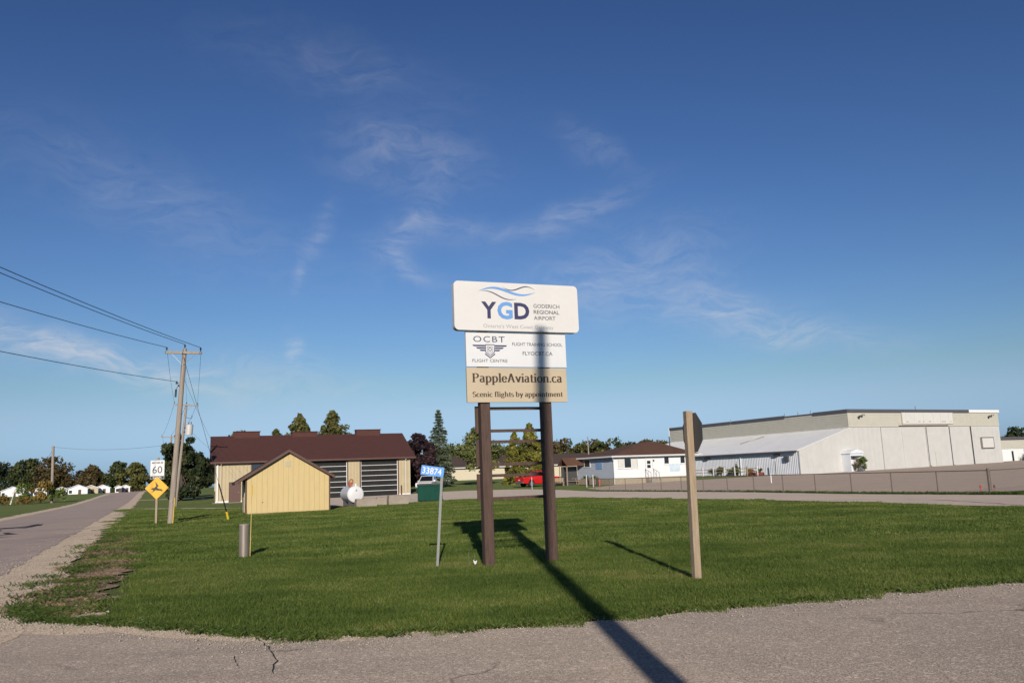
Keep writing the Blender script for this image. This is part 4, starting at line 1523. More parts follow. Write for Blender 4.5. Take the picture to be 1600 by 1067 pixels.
# upper side wall in clapboard
sw = MB()
n = 11
for i in range(n):
    a_, b_ = 5.2 + (HH - .12 - 5.2) * i / n, 5.2 + (HH - .12 - 5.2) * (i + 1) / n
    sw.add([(-.06, 0, a_), (-.06, HL, a_), (0, HL, b_), (0, 0, b_), (0, 0, a_), (0, HL, a_)], [(0, 1, 2, 3), (4, 5, 1, 0)])
sw.build('side_band', M_clap, ha)
MB().box(-.12, HW + .12, -.12, HL + .1, HH - .11, HH + .04).build('roof', M_fasc, ha)
MB().box(-.16, 25.6, -.18, -.125, HH - .28, HH + .14).build('fascia', M_fasc, ha)
MB().box(25.6, HW + .16, -.18, -.125, HH - .26, HH + .14).build('fascia', M_wsid, ha)
for y0, y1 in ((-.12, 5.6), (10.8, 21.7), (22.0, 37.1)):
    MB().box(-.18, -.125, y0, y1, HH - .26, HH + .14).build('fascia', M_fasc, ha)
for y in (5.9, 8.2, 10.7, 21.8):
    MB().tube((-.2, y, HH + .04), (-.2, y, HH + .45), .05, n=6).build('roof_pipe', M_alu, ha)
for x in (14.6,):
    MB().tube((x, .5, HH), (x, .5, HH + .7), .05, n=6).build('roof_pipe', M_alu, ha)
# sliding door leaves
edges = [6.30, 10.5, 15.45, 20.55, 25.5]
for i in range(4):
    x0, x1 = edges[i], edges[i + 1]
    y = (.02, .02, -.10, -.02)[i]
    dl = ribbed(x0 + .05, x1 - .05, -.10, HB - .10, y, .42, .010)
    lf = dl.build('door_leaf', M_wmet, ha)
    MB().box(x0 + .01, x0 + .05, y - .03, y + .10, -.12, HB - .06).box(x1 - .05, x1 - .01, y - .03, y + .10, -.12, HB - .06).build('edge_rail', M_wmet, lf)
    if i == 2:
        q = MB().box(17.0, 17.95, y - .045, y - .015, .08, 2.1).build('wicket_door', M_wmet, lf)
        MB().box(16.96, 16.998, y - .05, y - .015, .08, 2.14).box(17.952, 17.99, y - .05, y - .015, .08, 2.14).box(17.0, 17.95, y - .05, y - .015, 2.1, 2.14).build('wicket_frame', M_clap, q)
for x in (15.45, 20.55, 25.5):
    MB().box(x + .055, x + .17, -.145, .28, -.3, HB - .06).build('guide_post', M_fasc, ha)
    MB().prism([(x - .02, -.2), (x + .5, -.2), (x + .24, .28)], -.30, -.15, 'y').build('door_stop', M_conc, ha)
MB().box(9.9, 20.6, -.10, -.055, HB - .02, HB + .10).build('door_track', M_broof2, ha)
# old sign board, lamps, framed board
M_oldsign = mat('old_sign_white', (.62, .61, .58), .5, .05, 1.0)
sb = MB().box(10.75, 21.7, -.14, -.05, 6.12, 7.70).build('sign_board', M_oldsign, ha)
MB().box(10.65, 10.75, -.17, -.05, 6.02, 7.80).box(21.7, 21.8, -.17, -.05, 6.02, 7.80).box(10.75, 21.7, -.17, -.05, 6.02, 6.12).box(10.75, 21.7, -.17, -.05, 7.70, 7.80).build('board_frame', M_clap, sb)
for x, z0, z1 in ((11.5, 6.2, 7.6), (13.3, 6.4, 7.5), (15.2, 6.15, 7.65), (17.4, 6.3, 7.5), (18.9, 6.15, 7.65), (20.8, 6.2, 7.6)):
    MB().box(x - .015, x + .015, -.146, -.1405, z0, z1).build('seam', M_pale, sb)
for x, w in ((11.8, .5), (14.3, .5), (15.2, .4), (16.6, .5), (19.6, 1.0), (21.2, .3)):
    MB().box(x - w / 2, x + w / 2, -.147, -.1415, 6.36, 6.42).build('faded_mark', M_grey, sb)
for x in (2.2, 30.4):
    lm = MB().box(x - .1, x + .1, -.35, -.04, 7.1, 7.2).build('flood_lamp', M_dgrey, ha)
    MB().rbox(x - .42, x - .08, -.62, -.30, 6.98, 7.22, .04).build('lamp_head', M_dgrey, lm)
    MB().rbox(x + .18, x + .52, -.58, -.30, 7.18, 7.40, .04).build('lamp_head', M_alu, lm)
fb = MB().box(27.85, 30.65, -.12, .04, 2.55, 3.95).build('framed_board', M_oldsign, ha)
MB().box(27.72, 27.85, -.22, .03, 2.42, 4.08).box(30.65, 30.72, -.18, .03, 2.42, 4.08).box(27.85, 30.65, -.18, .03, 2.42, 2.55).box(27.85, 30.65, -.18, .03, 3.95, 4.08).build('board_frame', M_alu, fb)
# lean-to along the left side
RB = 5.55
lt = MB().prism([(-LW, -.6), (0.0, -.6), (0.0, RB), (-LW, LE)], .02, .10, 'y').build('gable_wall', M_wmet, ha)
for k in range(int(LW / .9)):
    x = -LW + .5 + k * .9
    zt = LE + (RB - LE) * (x + LW) / LW - .1
    MB().box(x - .012, x + .012, .006, .019, -.3, zt).build('seam', M_wmet, lt)
mb = MB()
V, F = [], []
n = int(HL / .30)
for i in range(n * 2 + 1):
    y = HL * i / (2 * n)
    d = .05 if i % 2 else 0
    V += [(-LW - d, y, -.6), (-LW - d, y, LE)]
F = [(2 * i, 2 * i + 2, 2 * i + 3, 2 * i + 1) for i in range(n * 2)]
mb.add(V, F).build('corrugated_wall', M_cor, ha)
lr = MB().prism([(-LW - .45, LE - .13), (0.02, RB + .02), (0.02, RB + .12), (-LW - .45, LE - .01)], -.12, HL + .15, 'y').build('lean_to_roof', M_roofw, ha)
for k in range(38):
    y = .5 + k * .97
    MB().prism([(-LW - .45, LE - .008), (0, RB + .122), (0, RB + .150), (-LW - .45, LE + .020)], y - .02, y + .02, 'y').build('seam', M_roofw, lr)
MB().beam((-5.0, 15.0, LE + 1.45), (-1.6, 13.6, LE + 2.38), .16, .10).build('loose_flashing', M_conc, lr)
MB().box(-LW - .58, -LW - .455, -.1, HL, LE - .26, LE - .06).build('gutter', M_fasc, ha)
for y in (10.4,):
    MB().tube((-LW - .40, y, LE - .2), (-LW - .12, y, LE - .5), .05, n=7).tube((-LW - .12, y, LE - .5), (-LW - .12, y, -.4), .05, n=7).build('downspout', M_wsid, ha)
for y in (3.6, 17.0):
    MB().box(-LW - .42, -LW - .06, y - .38, y + .38, LE - .62, LE - .34).tube((-LW - .2, y, LE - .3), (-LW - .45, y, LE - .4), .05, n=6).build('wall_lamp', M_dgrey, ha)
MB().box(-LW - .34, -LW - .06, 1.6, 2.3, 1.55, 2.2).build('meter_box', M_fasc, ha)
MB().box(-LW - .10, -LW - .055, 20.2, 21.6, -.4, 1.9).build('side_door', M_conc, ha)
MB().box(-LW - .09, -LW + .03, -.10, .018, -.5, LE - .1).build('corner_trim', M_wmet, ha)
# storm porch by the front corner
pc = MB().box(-1.75, -1.67, -1.3, .015, -.3, 2.25).box(.55, .63, -1.3, .015, -.3, 2.25).box(-1.67, .55, -1.3, -1.24, 1.95, 2.25).build('porch', M_cor, ha)
MB().add([(-1.9, -1.45, 2.25), (.78, -1.45, 2.25), (.5, -1.45, 2.55), (-.56, -1.45, 2.78), (-1.6, -1.45, 2.55), (-1.9, .01, 2.25), (.78, .01, 2.25), (.5, .01, 2.55), (-.56, .01, 2.78), (-1.6, .01, 2.55)],
         [(0, 1, 2, 3, 4), (5, 6, 7, 8, 9), (0, 1, 6, 5), (1, 2, 7, 6), (2, 3, 8, 7), (3, 4, 9, 8), (4, 0, 5, 9)]).build('porch_roof', M_cor, pc)
MB().box(-1.1, .1, -.04, .012, -.2, 1.9).build('door', M_wsid, pc)

# annex to the right
an = thing('annex', (43.94 + .8813 * 36.4 - .4726 * 3.5, 109.65 + .4726 * 36.4 + .8813 * 3.5, .75), 'low flat roofed cream and white annex beside the hangar', 'building', yaw=HY)
MB().box(0.04, 26, .05, 9, -.6, 3.7).build('wall', M_wsid, an)
clapboard(0, 26, 2.1, 3.55, .0, .24, .03).build('upper_band', M_clap, an)
MB().box(-.25, 26.2, -.3, 9.2, 3.56, 3.95).build('roof', M_fasc, an)
MB().box(-.02, .035, .05, 9, -.5, 3.5).build('side_wall', M_clap, an)
ad_ = MB().box(4.0, 5.1, -.03, .045, -.2, 2.0).build('door', M_wsid, an)
MB().box(4.25, 4.75, -.045, -.031, .2, 1.75).build('pane', M_winglass, ad_)
window(an, 7.6, 11.2, .75, 2.0, .045, M_wsid, M_winglass, bars=(9.4,))

# ------------------------------------------------------------------ white house
hs = thing('house', (11.3, 97.5, .28), 'white bungalow with a brown hipped roof and raised steps', 'house', yaw=HY)
W_, D_, E_ = 12.2, 8.0, 3.1
MB().box(.05, W_ - .05, .05, D_ - .05, -.5, E_).build('inner_wall', M_wsid, hs)
clapboard(0, W_, .56, E_ - .05, .03, .15, .018).build('front_wall', M_wsid, hs)
M_shadesid = mat('shaded_white_siding', (.46, .51, .59), .55, .04, 1.5)  # white siding with the left face's blue-grey shade put into its colour
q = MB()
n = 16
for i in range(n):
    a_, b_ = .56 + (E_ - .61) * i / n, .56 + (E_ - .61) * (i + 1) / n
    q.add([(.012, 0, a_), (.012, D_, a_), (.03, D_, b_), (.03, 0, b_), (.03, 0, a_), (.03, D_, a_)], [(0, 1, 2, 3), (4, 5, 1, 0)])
q.build('side_wall', M_shadesid, hs)
MB().box(.0, W_, .0, D_, -.5, .55).build('foundation', M_found, hs)
MB().box(-.015, .07, -.015, .055, .551, E_ - .05).build('corner_board', M_wsid, hs)
rz = E_ + .04
A, B, C_, Dq = (-.55, -.55, rz), (W_ + .55, -.55, rz), (W_ + .55, D_ + .55, rz), (-.55, D_ + .55, rz)
r1_, r2_ = (6.9, 4.0, 4.85), (9.2, 4.0, 4.95)
hr = MB().add([A, B, C_, Dq, r1_, r2_], [(0, 1, 5, 4), (1, 2, 5), (2, 3, 4, 5), (3, 0, 4), (3, 2, 1, 0)]).build('roof', M_hroof, hs)
MB().box(-.6, W_ + .6, -.62, -.555, rz - .14, rz + .05).box(-.62, -.555, -.55, D_ + .6, rz - .14, rz + .05).build('fascia', M_gutter, hr)
MB().tube((11.0, 3.2, 3.9), (11.0, 3.2, 5.5), .07, n=8).build('chimney_pipe', M_dgrey, hr)
MB().tube((11.0, 3.2, 5.5), (11.0, 3.2, 6.6), .05, n=8).build('antenna', M_gutter, hr)
MB().tube((-.45, -.5, E_ - .1), (-.03, -.05, E_ - .55), .05, n=7).tube((-.03, -.05, E_ - .55), (-.03, -.05, -.2), .045, n=7).build('downspout', M_gutter, hs)
w = window(hs, .62, 3.42, 1.78, 2.82, .012, M_wsid, M_winglass, bars=(1.52, 2.52))
for x0, x1 in ((.66, 1.48), (2.56, 3.38)):
    MB().box(x0, x1, -.03, -.012, 1.80, 2.80).build('blind', mat('blind', (.62, .62, .58), .7), w)
dr = MB().box(4.62, 5.58, -.03, .02, .62, 2.72).build('door', M_wsid, hs)
MB().box(4.52, 4.62, -.05, .02, .6, 2.80).box(5.58, 5.68, -.05, .02, .6, 2.80).box(4.62, 5.58, -.05, .02, 2.72, 2.80).build('door_frame', M_gutter, dr)
for z0, z1 in ((1.65, 2.02), (2.14, 2.50)):
    MB().box(4.82, 5.32, -.042, -.031, z0, z1).build('pane', M_winglass, dr)
MB().box(5.75, 5.88, -.10, .0, 2.4, 2.62).build('porch_lamp', M_dgrey, hs)
window(hs, 7.42, 8.10, 2.10, 2.88, .012, M_wsid, M_winglass)
window(hs, 9.90, 10.56, 2.10, 2.88, .012, M_wsid, M_winglass)
M_pblue = mat('faded_blue_board', (.42, .58, .75), .5, .2, 2.5, color2=(.66, .74, .80))
nb_ = MB().box(8.2, 9.78, -.03, .008, 1.16, 2.05).build('notice_board', M_pblue, hs)
MB().add([(8.3, -.032, 1.55), (8.9, -.032, 1.62), (9.7, -.032, 1.55), (9.7, -.032, 1.66), (8.9, -.032, 1.75), (8.3, -.032, 1.64)], [(0, 1, 4, 5), (1, 2, 3, 4)]).build('faded_stripe', M_wlet, nb_)
for k in range(3):
    MB().box(4.5 - .0, 5.7, -1.15 + k * .30, -1.15 + k * .30 + (.30 if k < 2 else .58), -.45, .12 + k * .17).build('step', M_conc, hs)
rl = MB()
for x in (4.5, 5.7):
    rl.tube((x, -1.1, .0), (x, -1.1, 1.1), .025, n=6).tube((x, -.05, .5), (x, -.05, 1.55), .025, n=6).tube((x, -1.1, 1.1), (x, -.05, 1.52), .025, n=6).tube((x, -.6, .3), (x, -.6, 1.3), .015, n=5)
rl.build('handrail', M_dgrey, hs)
# left face: window and board, built with depth on the side wall
sideroot = hs
f = MB()
x_ = .012
f.box(x_ - .06, x_, 5.0, 6.2, 2.88, 2.95).box(x_ - .06, x_, 5.0, 6.2, 2.0, 2.07).box(x_ - .06, x_, 4.93, 5.0, 2.0, 2.95).box(x_ - .06, x_, 6.2, 6.27, 2.0, 2.95)
wsd = f.build('window', M_wsid, hs)
MB().box(x_ - .03, x_ - .01, 5.0, 6.2, 2.07, 2.88).build('pane', M_winglass, wsd)
MB().box(x_ - .045, x_, 2.4, 3.7, 1.72, 2.58).build('notice_board', mat('blue_board', (.20, .34, .55), .5, .15, 3), hs)
# gabled entry porch on the left end
MB().box(-2.3, -.02, 8.0, 8.08, -.3, 2.2).build('porch_wall', M_dgrey, hs)
MB().prism([(6.2, 2.25), (7.3, 3.1), (8.4, 2.25), (8.4, 2.38), (7.3, 3.25), (6.2, 2.38)], -2.6, -.03, 'x').build('porch_roof', M_hroof, hs)
for y_ in (6.4, 8.1):
    MB().box(-2.5, -2.4, y_, y_ + .1, -.3, 2.3).build('porch_post', M_wood, hs)

# ------------------------------------------------------------------ long low building behind the trees
lb = thing('long_building', (-31, 171.5, 1.0), 'long low cream building with a dark roof behind the trees', 'building', yaw=R(26.5))
LL = 58.0
M_pcream = mat('pale_cream_wall', (.60, .54, .40), .6, .05)
MB().box(.0, LL, .06, 12, -.6, 2.75).build('wall', M_pcream, lb)
M_cream3 = mat('warm_cream_panel', (.52, .38, .18), .6, .05)
MB().box(.0, 15.2, .0, .058, -.6, 2.72).build('wall_panel', M_cream3, lb)
for i in range(7):
    x0 = 15.25 + i * 6.1
    MB().box(x0, x0 + 6.03, .0 + .01 * (i % 2), .058, -.6, 2.72).build('wall_panel', M_pcream, lb)
M_lroof = mat('dark_low_roof', (.075, .05, .04), .9, .12, 1.0)
MB().prism([(-.6, 2.62), (6, 5.2), (12.6, 2.62), (12.6, 2.8), (6, 5.38), (-.6, 2.8)], -.6, LL + .6, 'x').build('roof', M_lroof, lb)
MB().box(-.6, LL + .6, -.72, -.605, 2.55, 2.78).build('fascia', M_gutter, lb)
for x in (17.5, 27, 40, 46):
    q = MB().box(x, x + 1.0, -.06, -.002, -.4, 1.7).build('door', M_wsid, lb)
    MB().box(x + .2, x + .8, -.075, -.061, .9, 1.5).build('pane', M_winglass, q)

# ------------------------------------------------------------------ chain link fence
M_fpost = mat('fence_post', (.13, .105, .085), .6, .15, 5)
M_link = mat('chain_link', (.22, .20, .18), .5, .1)
FA, FBp, FC = np.array([6.9, 75.0]), np.array([21.36, 38.07]), np.array([29.0, 44.0])


def fence(a, b, n, h, label, end_r=.05):
    d = b - a
    L = float(np.hypot(*d))
    yaw = math.atan2(d[1], d[0])
    o = thing('chain_link_fence', (a[0], a[1], 0), label, 'fence', 'chain link fence round the apron', yaw=yaw)
    for i in range(n + 1):
        x = L * i / n
        MB().tube((x, 0, -.2), (x, 0, h + (.02 if i < n else .1)), .028 if i < n else end_r, n=8).build('post', M_fpost, o)
    MB().tube((0, 0, h), (L, 0, h), .021, n=6).build('top_rail', M_fpost, o)
    mb = MB()
    hh = h - .05
    p = .10
    k = int((L + hh) / p)
    for i in range(k):
        for s in (1, -1):
            x0, x1 = i * p - hh, i * p
            z0, z1 = .04, h
            if x0 < 0:
                z0, x0 = .04 + (0 - x0), 0
            if x1 > L:
                z1, x1 = h - (x1 - L), L
            if x1 - x0 < .02:
                continue
            A_, B_ = (x0, .004 * s, z0 if s > 0 else h + .04 - z0), (x1, .004 * s, z1 if s > 0 else h + .04 - z1)
            mb.tube(A_, B_, .0011, n=3)
    tag(mb.build('wire_mesh', M_link, o), kind='stuff')
    return o


fence(FA, FBp, 14, 1.07, 'long chain link fence with brown posts between driveway and apron', .06)
fence(FBp + np.array([.12, .09]), FC, 2, 1.07, 'short chain link run beyond the thick corner post', .05)

# ------------------------------------------------------------------ vehicles
M_tyre = mat('tyre_rubber', (.02, .02, .021), .85)
M_rim = mat('wheel_alloy', (.5, .5, .52), .3, .1, metal=.8)
M_vglass = mat('car_glass', (.012, .014, .016), .05, .1, spec=.8)
M_lamp = mat('head_lamp', (.75, .76, .78), .1, .03)
M_tail = mat('tail_lamp', (.45, .02, .015), .2, .05)
M_plastic = mat('black_plastic', (.02, .02, .02), .6)
M_chrome = mat('chrome', (.6, .6, .6), .2, .05, metal=.9)


def pickup(loc, yaw, paint, label, bed=True):
    o = thing('pickup_truck', loc, label, 'truck', yaw=yaw)
    # side outline, x forward from the tail, z up, with the wheel arches cut out
    def arch(cx, r=.47):
        return [(cx + r * math.cos(R(180 - 18 * i)), .40 + r * math.sin(R(180 - 18 * i))) for i in range(11)]
    out = [(.02, .48), (.55, .42)] + arch(1.15) + [(1.75, .38), (3.95, .38)] + arch(4.55) + [(5.1, .42), (5.45, .52), (5.5, .80), (5.42, 1.06), (5.2, 1.14), (4.15, 1.20), (4.0, 1.22), (.06, 1.22), (0, 1.05)]
    body = MB()
    for s0, s1 in ((-.96, .96),):
        body.prism(out, s0, s1, 'y')
    bod = body.build('body', paint, o)
    if bed:
        MB().box(.10, 2.0, -.80, .80, 1.10, 1.226).build('bed_floor', M_plastic, o)
    cabx = 2.1 if bed else .3
    zb, zt = 1.221, 1.90
    V = [(cabx, -.92, zb), (4.2, -.92, zb), (4.2, .92, zb), (cabx, .92, zb), (cabx + .12, -.74, zt), (3.35, -.74, zt), (3.35, .74, zt), (cabx + .12, .74, zt)]
    cb = MB().add(V, [(0, 1, 5, 4), (1, 2, 6, 5), (2, 3, 7, 6), (3, 0, 4, 7), (4, 5, 6, 7), (0, 3, 2, 1)]).build('cab', paint, o)

    def pane(a, b, c, d, i0=.08, j0=.1, name='window', off=.006):
        a, b, c, d = map(Vector, (a, b, c, d))
        nrm = (b - a).cross(d - a).normalized()
        P = lambda u, v: a * (1 - u) * (1 - v) + b * u * (1 - v) + c * u * v + d * (1 - u) * v + nrm * off
        MB().add([P(i0, j0), P(1 - i0, j0), P(1 - i0, 1 - j0), P(i0, 1 - j0)], [(0, 1, 2, 3)]).build(name, M_vglass, cb)
    pane(V[1], V[2], V[6], V[5], .05, .08, 'windshield')
    pane(V[3], V[0], V[4], V[7], .08, .15, 'rear_window')
    for side in (-1, 1):
        A_, B_, C2, D2 = (V[0], V[1], V[5], V[4]) if side < 0 else (V[2], V[3], V[7], V[6])
        A_, B_, C2, D2 = map(Vector, (A_, B_, C2, D2))
        for u0, u1 in ((.08, .47), (.52, .9)):
            nrm = (B_ - A_).cross(D2 - A_).normalized()
            P = lambda u, v: A_ * (1 - u) * (1 - v) + B_ * u * (1 - v) + C2 * u * v + D2 * (1 - u) * v + nrm * .006
            MB().add([P(u0, .14), P(u1, .14), P(u1, .88), P(u0, .88)], [(0, 1, 2, 3)]).build('window', M_vglass, cb)
        MB().rbox(3.75, 3.93, side * 1.0 - .10, side * 1.0 + .10, 1.22, 1.42, .03).build('mirror', paint, o)
        MB().box(5.38, 5.49, side * .76 - .17, side * .76 + .17, .86, 1.05).build('headlight', M_lamp, o)
        MB().box(-.02, .04, side * .86 - .09, side * .86 + .09, .72, 1.16).build('taillight', M_tail, o)
        for x in (2.55, 3.35):
            MB().box(x - .09, x + .09, side * .966 - .006, side * .966 + .006, 1.03, 1.07).build('door_handle', M_plastic, o)
        for x in (2.15, 2.98, 3.85):
            MB().box(x - .006, x + .006, side * .9615 - .002, side * .9615 + .002, .45, 1.2).build('door_gap', M_plastic, o)
        for cx in (1.15, 4.55):
            y0, y1 = (-.99, -.74) if side < 0 else (.74, .99)
            wh = MB().tube((cx, y0, .39), (cx, y1, .39), .39, n=22).build('wheel', M_tyre, o, True)
            yo = y0 - .004 if side < 0 else y1 + .004
            MB().tube((cx, yo, .39), (cx, yo + (.02 if side < 0 else -.02), .39), .255, n=18).build('rim', M_rim, wh)
            sp_ = MB()
            for i in range(6):
                t_ = math.pi * 2 * i / 6 + .2
                sp_.add([(cx + .05 * math.cos(t_ + .5), yo - .004 * -side, .39 + .05 * math.sin(t_ + .5)), (cx + .22 * math.cos(t_ + .28), yo + .004 * side, .39 + .22 * math.sin(t_ + .28)),
                         (cx + .22 * math.cos(t_ + .72), yo + .004 * side, .39 + .22 * math.sin(t_ + .72))], [(0, 1, 2)])
            sp_.build('rim_opening', M_plastic, wh)
    MB().box(-.14, .015, -.92, .92, .46, .66).build('rear_bumper', M_chrome, o)
    MB().box(-.025, .012, -.74, .74, .70, 1.18).build('tailgate', paint, o)
    MB().box(5.42, 5.60, -.92, .92, .44, .66).build('front_bumper', M_chrome if bed else paint, o)
    MB().box(5.44, 5.508, -.55, .55, .74, 1.02).build('grille', M_plastic, o)
    MB().box(.9, 4.9, -.7, .7, .30, .44).build('underbody', M_plastic, o)
    MB().box(-.03, -.026, -.2, .2, .80, .92).build('licence_plate', M_wlet, o)
    return o


M_rpaint = mat('red_paint', (.52, .012, .012), .25, .05, 2, coat=.5)
M_wpaint = mat('white_paint', (.74, .75, .76), .25, .03, 2, coat=.5)
pickup((.25, 102.5, gz(1, 103)), R(33), M_rpaint, 'bright red pickup truck parked on the grass')
pickup((-10.35, 103.6, gz(-10, 98)), R(-97), M_wpaint, 'white pickup truck parked behind the green dumpster')

# ------------------------------------------------------------------ trees
def leaf_mat(name, dark, mid, light, sc=.6):
    m = bpy.data.materials.new(name)
    nt, nn, ll, p = nodes_of(m)
    out = nn['Material Output']
    att = nn.new('ShaderNodeAttribute')
    att.attribute_name = 'rnd'
    geo = nn.new('ShaderNodeNewGeometry')
    nz = nn.new('ShaderNodeTexNoise')
    nz.inputs['Scale'].default_value = sc
    nz.inputs['Detail'].default_value = 4
    ll.new(geo.outputs['Position'], nz.inputs['Vector'])
    ma = nn.new('ShaderNodeMath')
    ma.operation = 'MULTIPLY_ADD'
    ll.new(nz.outputs['Fac'], ma.inputs[0])
    ma.inputs[1].default_value = 1.3
    sub = nn.new('ShaderNodeMath')
    sub.operation = 'MULTIPLY_ADD'
    ll.new(att.outputs['Fac'], sub.inputs[0])
    sub.inputs[1].default_value = .6
    sub.inputs[2].default_value = -.45
    ll.new(sub.outputs[0], ma.inputs[2])
    r = nn.new('ShaderNodeValToRGB')
    e = r.color_ramp.elements
    e[0].position, e[0].color = .1, (*dark, 1)
    e[1].position, e[1].color = .9, (*light, 1)
    x = e.new(.5)
    x.color = (*mid, 1)
    ll.new(ma.outputs[0], r.inputs['Fac'])
    ll.new(r.outputs['Color'], p.inputs['Base Color'])
    p.inputs['Roughness'].default_value = .6
    p.inputs['Specular IOR Level'].default_value = .2
    tr = nn.new('ShaderNodeBsdfTranslucent')
    ll.new(r.outputs['Color'], tr.inputs['Color'])
    mx = nn.new('ShaderNodeMixShader')
    mx.inputs[0].default_value = .2
    ll.new(p.outputs[0], mx.inputs[1])
    ll.new(tr.outputs[0], mx.inputs[2])
    ll.new(mx.outputs[0], out.inputs['Surface'])
    return m


LM = {
    'green': leaf_mat('leaf_green', (.024, .036, .013), (.058, .074, .024), (.110, .118, .042)),
    'olive': leaf_mat('leaf_olive', (0.046, 0.053, 0.019), (0.112, 0.116, 0.034), (0.202, 0.186, 0.062)),
    'rust': leaf_mat('leaf_rust', (.038, .033, .016), (.088, .068, .028), (.150, .108, .046)),
    'dark': leaf_mat('leaf_dark', (0.019, 0.031, 0.014), (0.040, 0.056, 0.022), (0.085, 0.093, 0.037)),
    'purple': leaf_mat('leaf_purple', (0.016, 0.011, 0.016), (0.037, 0.022, 0.028), (0.078, 0.040, 0.040)),
    'spruce': leaf_mat('leaf_spruce', (0.039, 0.056, 0.031), (0.109, 0.139, 0.081), (0.217, 0.248, 0.155)),
    'cedar': leaf_mat('leaf_cedar', (0.070, 0.081, 0.016), (0.178, 0.178, 0.034), (0.287, 0.256, 0.054)),
    'birch': leaf_mat('leaf_birch', (0.062, 0.081, 0.028), (0.155, 0.178, 0.056), (0.264, 0.264, 0.093)),
    'shrub': leaf_mat('leaf_shrub', (0.046, 0.085, 0.022), (0.116, 0.171, 0.040), (0.202, 0.248, 0.062)),
    'brush': leaf_mat('leaf_brush', (0.093, 0.070, 0.022), (0.232, 0.163, 0.040), (0.372, 0.264, 0.070)),
}
M_bark = mat('bark', (.075, .058, .045), .9, .25, 4, bump=.5, bscale=14)
M_birchbark = mat('birch_bark', (.50, .48, .43), .7, .3, 5)


def leaves(name, C, Rd, n, size, m, parent, seed, shell=.55, flat=.0):
    """leaf-sized faces in uneven clumps: C clump centres, Rd clump radii"""
    r = np.random.default_rng(seed)
    w = Rd ** 2
    idx = r.choice(len(C), n, p=w / w.sum())
    d = r.normal(size=(n, 3))
    d /= np.linalg.norm(d, axis=1, keepdims=True)
    rad = Rd[idx] * (shell + (1 - shell) * r.random(n)) * r.uniform(.75, 1.12, n)
    P = C[idx] + d * rad[:, None] * np.array([1, 1, .8])
    nr = d + .7 * r.normal(size=(n, 3))
    nr /= np.linalg.norm(nr, axis=1, keepdims=True)
    t = np.cross(nr, r.normal(size=(n, 3)))
    t /= np.linalg.norm(t, axis=1, keepdims=True)
    b = np.cross(nr, t)
    s = size * r.uniform(.55, 1.35, n)[:, None]
    V = np.stack([P - t * s * .5, P + b * s * .32, P + t * s * .5, P - b * s * .32], 1).reshape(-1, 3)
    F = np.arange(4 * n).reshape(n, 4)
    clump = r.random(len(C))
    return mesh_np(name, V, F, m, parent, rnd=np.clip(.65 * clump[idx] + .35 * r.random(n), 0, 1))


def tree(x, y, h, w, kind, label, seed, n=4200, leaf=.42, base=.18, blobs=None, trunk=.22, group=None, name='tree', bark=None, clumps=46, shape='round', sink=0.0, shell=.55):
    r = np.random.default_rng(seed)
    o = thing(name, (x, y, gz(x, y) - sink), label, 'tree', group)
    hb = h * base
    # clump centres fill an egg-shaped crown with lobes
    C, Rd = [], []
    lob = r.uniform(.72, 1.1, 9)
    ph = r.uniform(0, 6.28)
    tries = 0
    while len(C) < clumps and tries < 5000:
        tries += 1
        u = r.random()
        if shape == 'round':
            prof = math.sin(math.pi * (u * .86 + .10)) ** .65
        elif shape == 'oval':
            prof = (1 - u ** 2.2) ** .75
        elif shape == 'cone':
            prof = (1 - u) ** .62 * .95 + .05
        else:
            prof = 1.0
        a = r.uniform(0, 6.283)
        lb_ = lob[int((a + ph) / 6.2832 * 9) % 9]
        k = math.sqrt(r.random()) if r.random() < .5 else r.uniform(.75, 1)
        rr = w / 2 * prof * lb_ * k
        cr = w * r.uniform(.12, .19) * (.5 + .5 * prof) * (46 / max(46, clumps)) ** .35
        rr = max(0, rr - cr * .6)
        C.append((rr * math.cos(a), rr * math.sin(a), hb + (h - hb) * u * .97))
        Rd.append(cr)
    C, Rd = np.array(C), np.array(Rd)
    C[:, 2] = np.minimum(C[:, 2], h - Rd * .7)
    mb = MB()
    mb.tube((0, 0, -.3), (0, 0, h * .38), trunk, trunk * .7, 9)
    mb.tube((0, 0, h * .38), (r.normal() * .1 * w * .3, r.normal() * .1 * w * .3, h * .82), trunk * .7, trunk * .2, 7)
    for k in range(9):
        c = C[r.integers(len(C))]
        z0 = h * r.uniform(.2, .5)
        mb.tube((0, 0, z0), c, trunk * .38, trunk * .10, 5)
    mb.build('trunk', bark or M_bark, o)
    leaves('crown', C, Rd, int(n * 1.7), leaf * 1.12, LM[kind], o, seed + 100, shell)
    return o


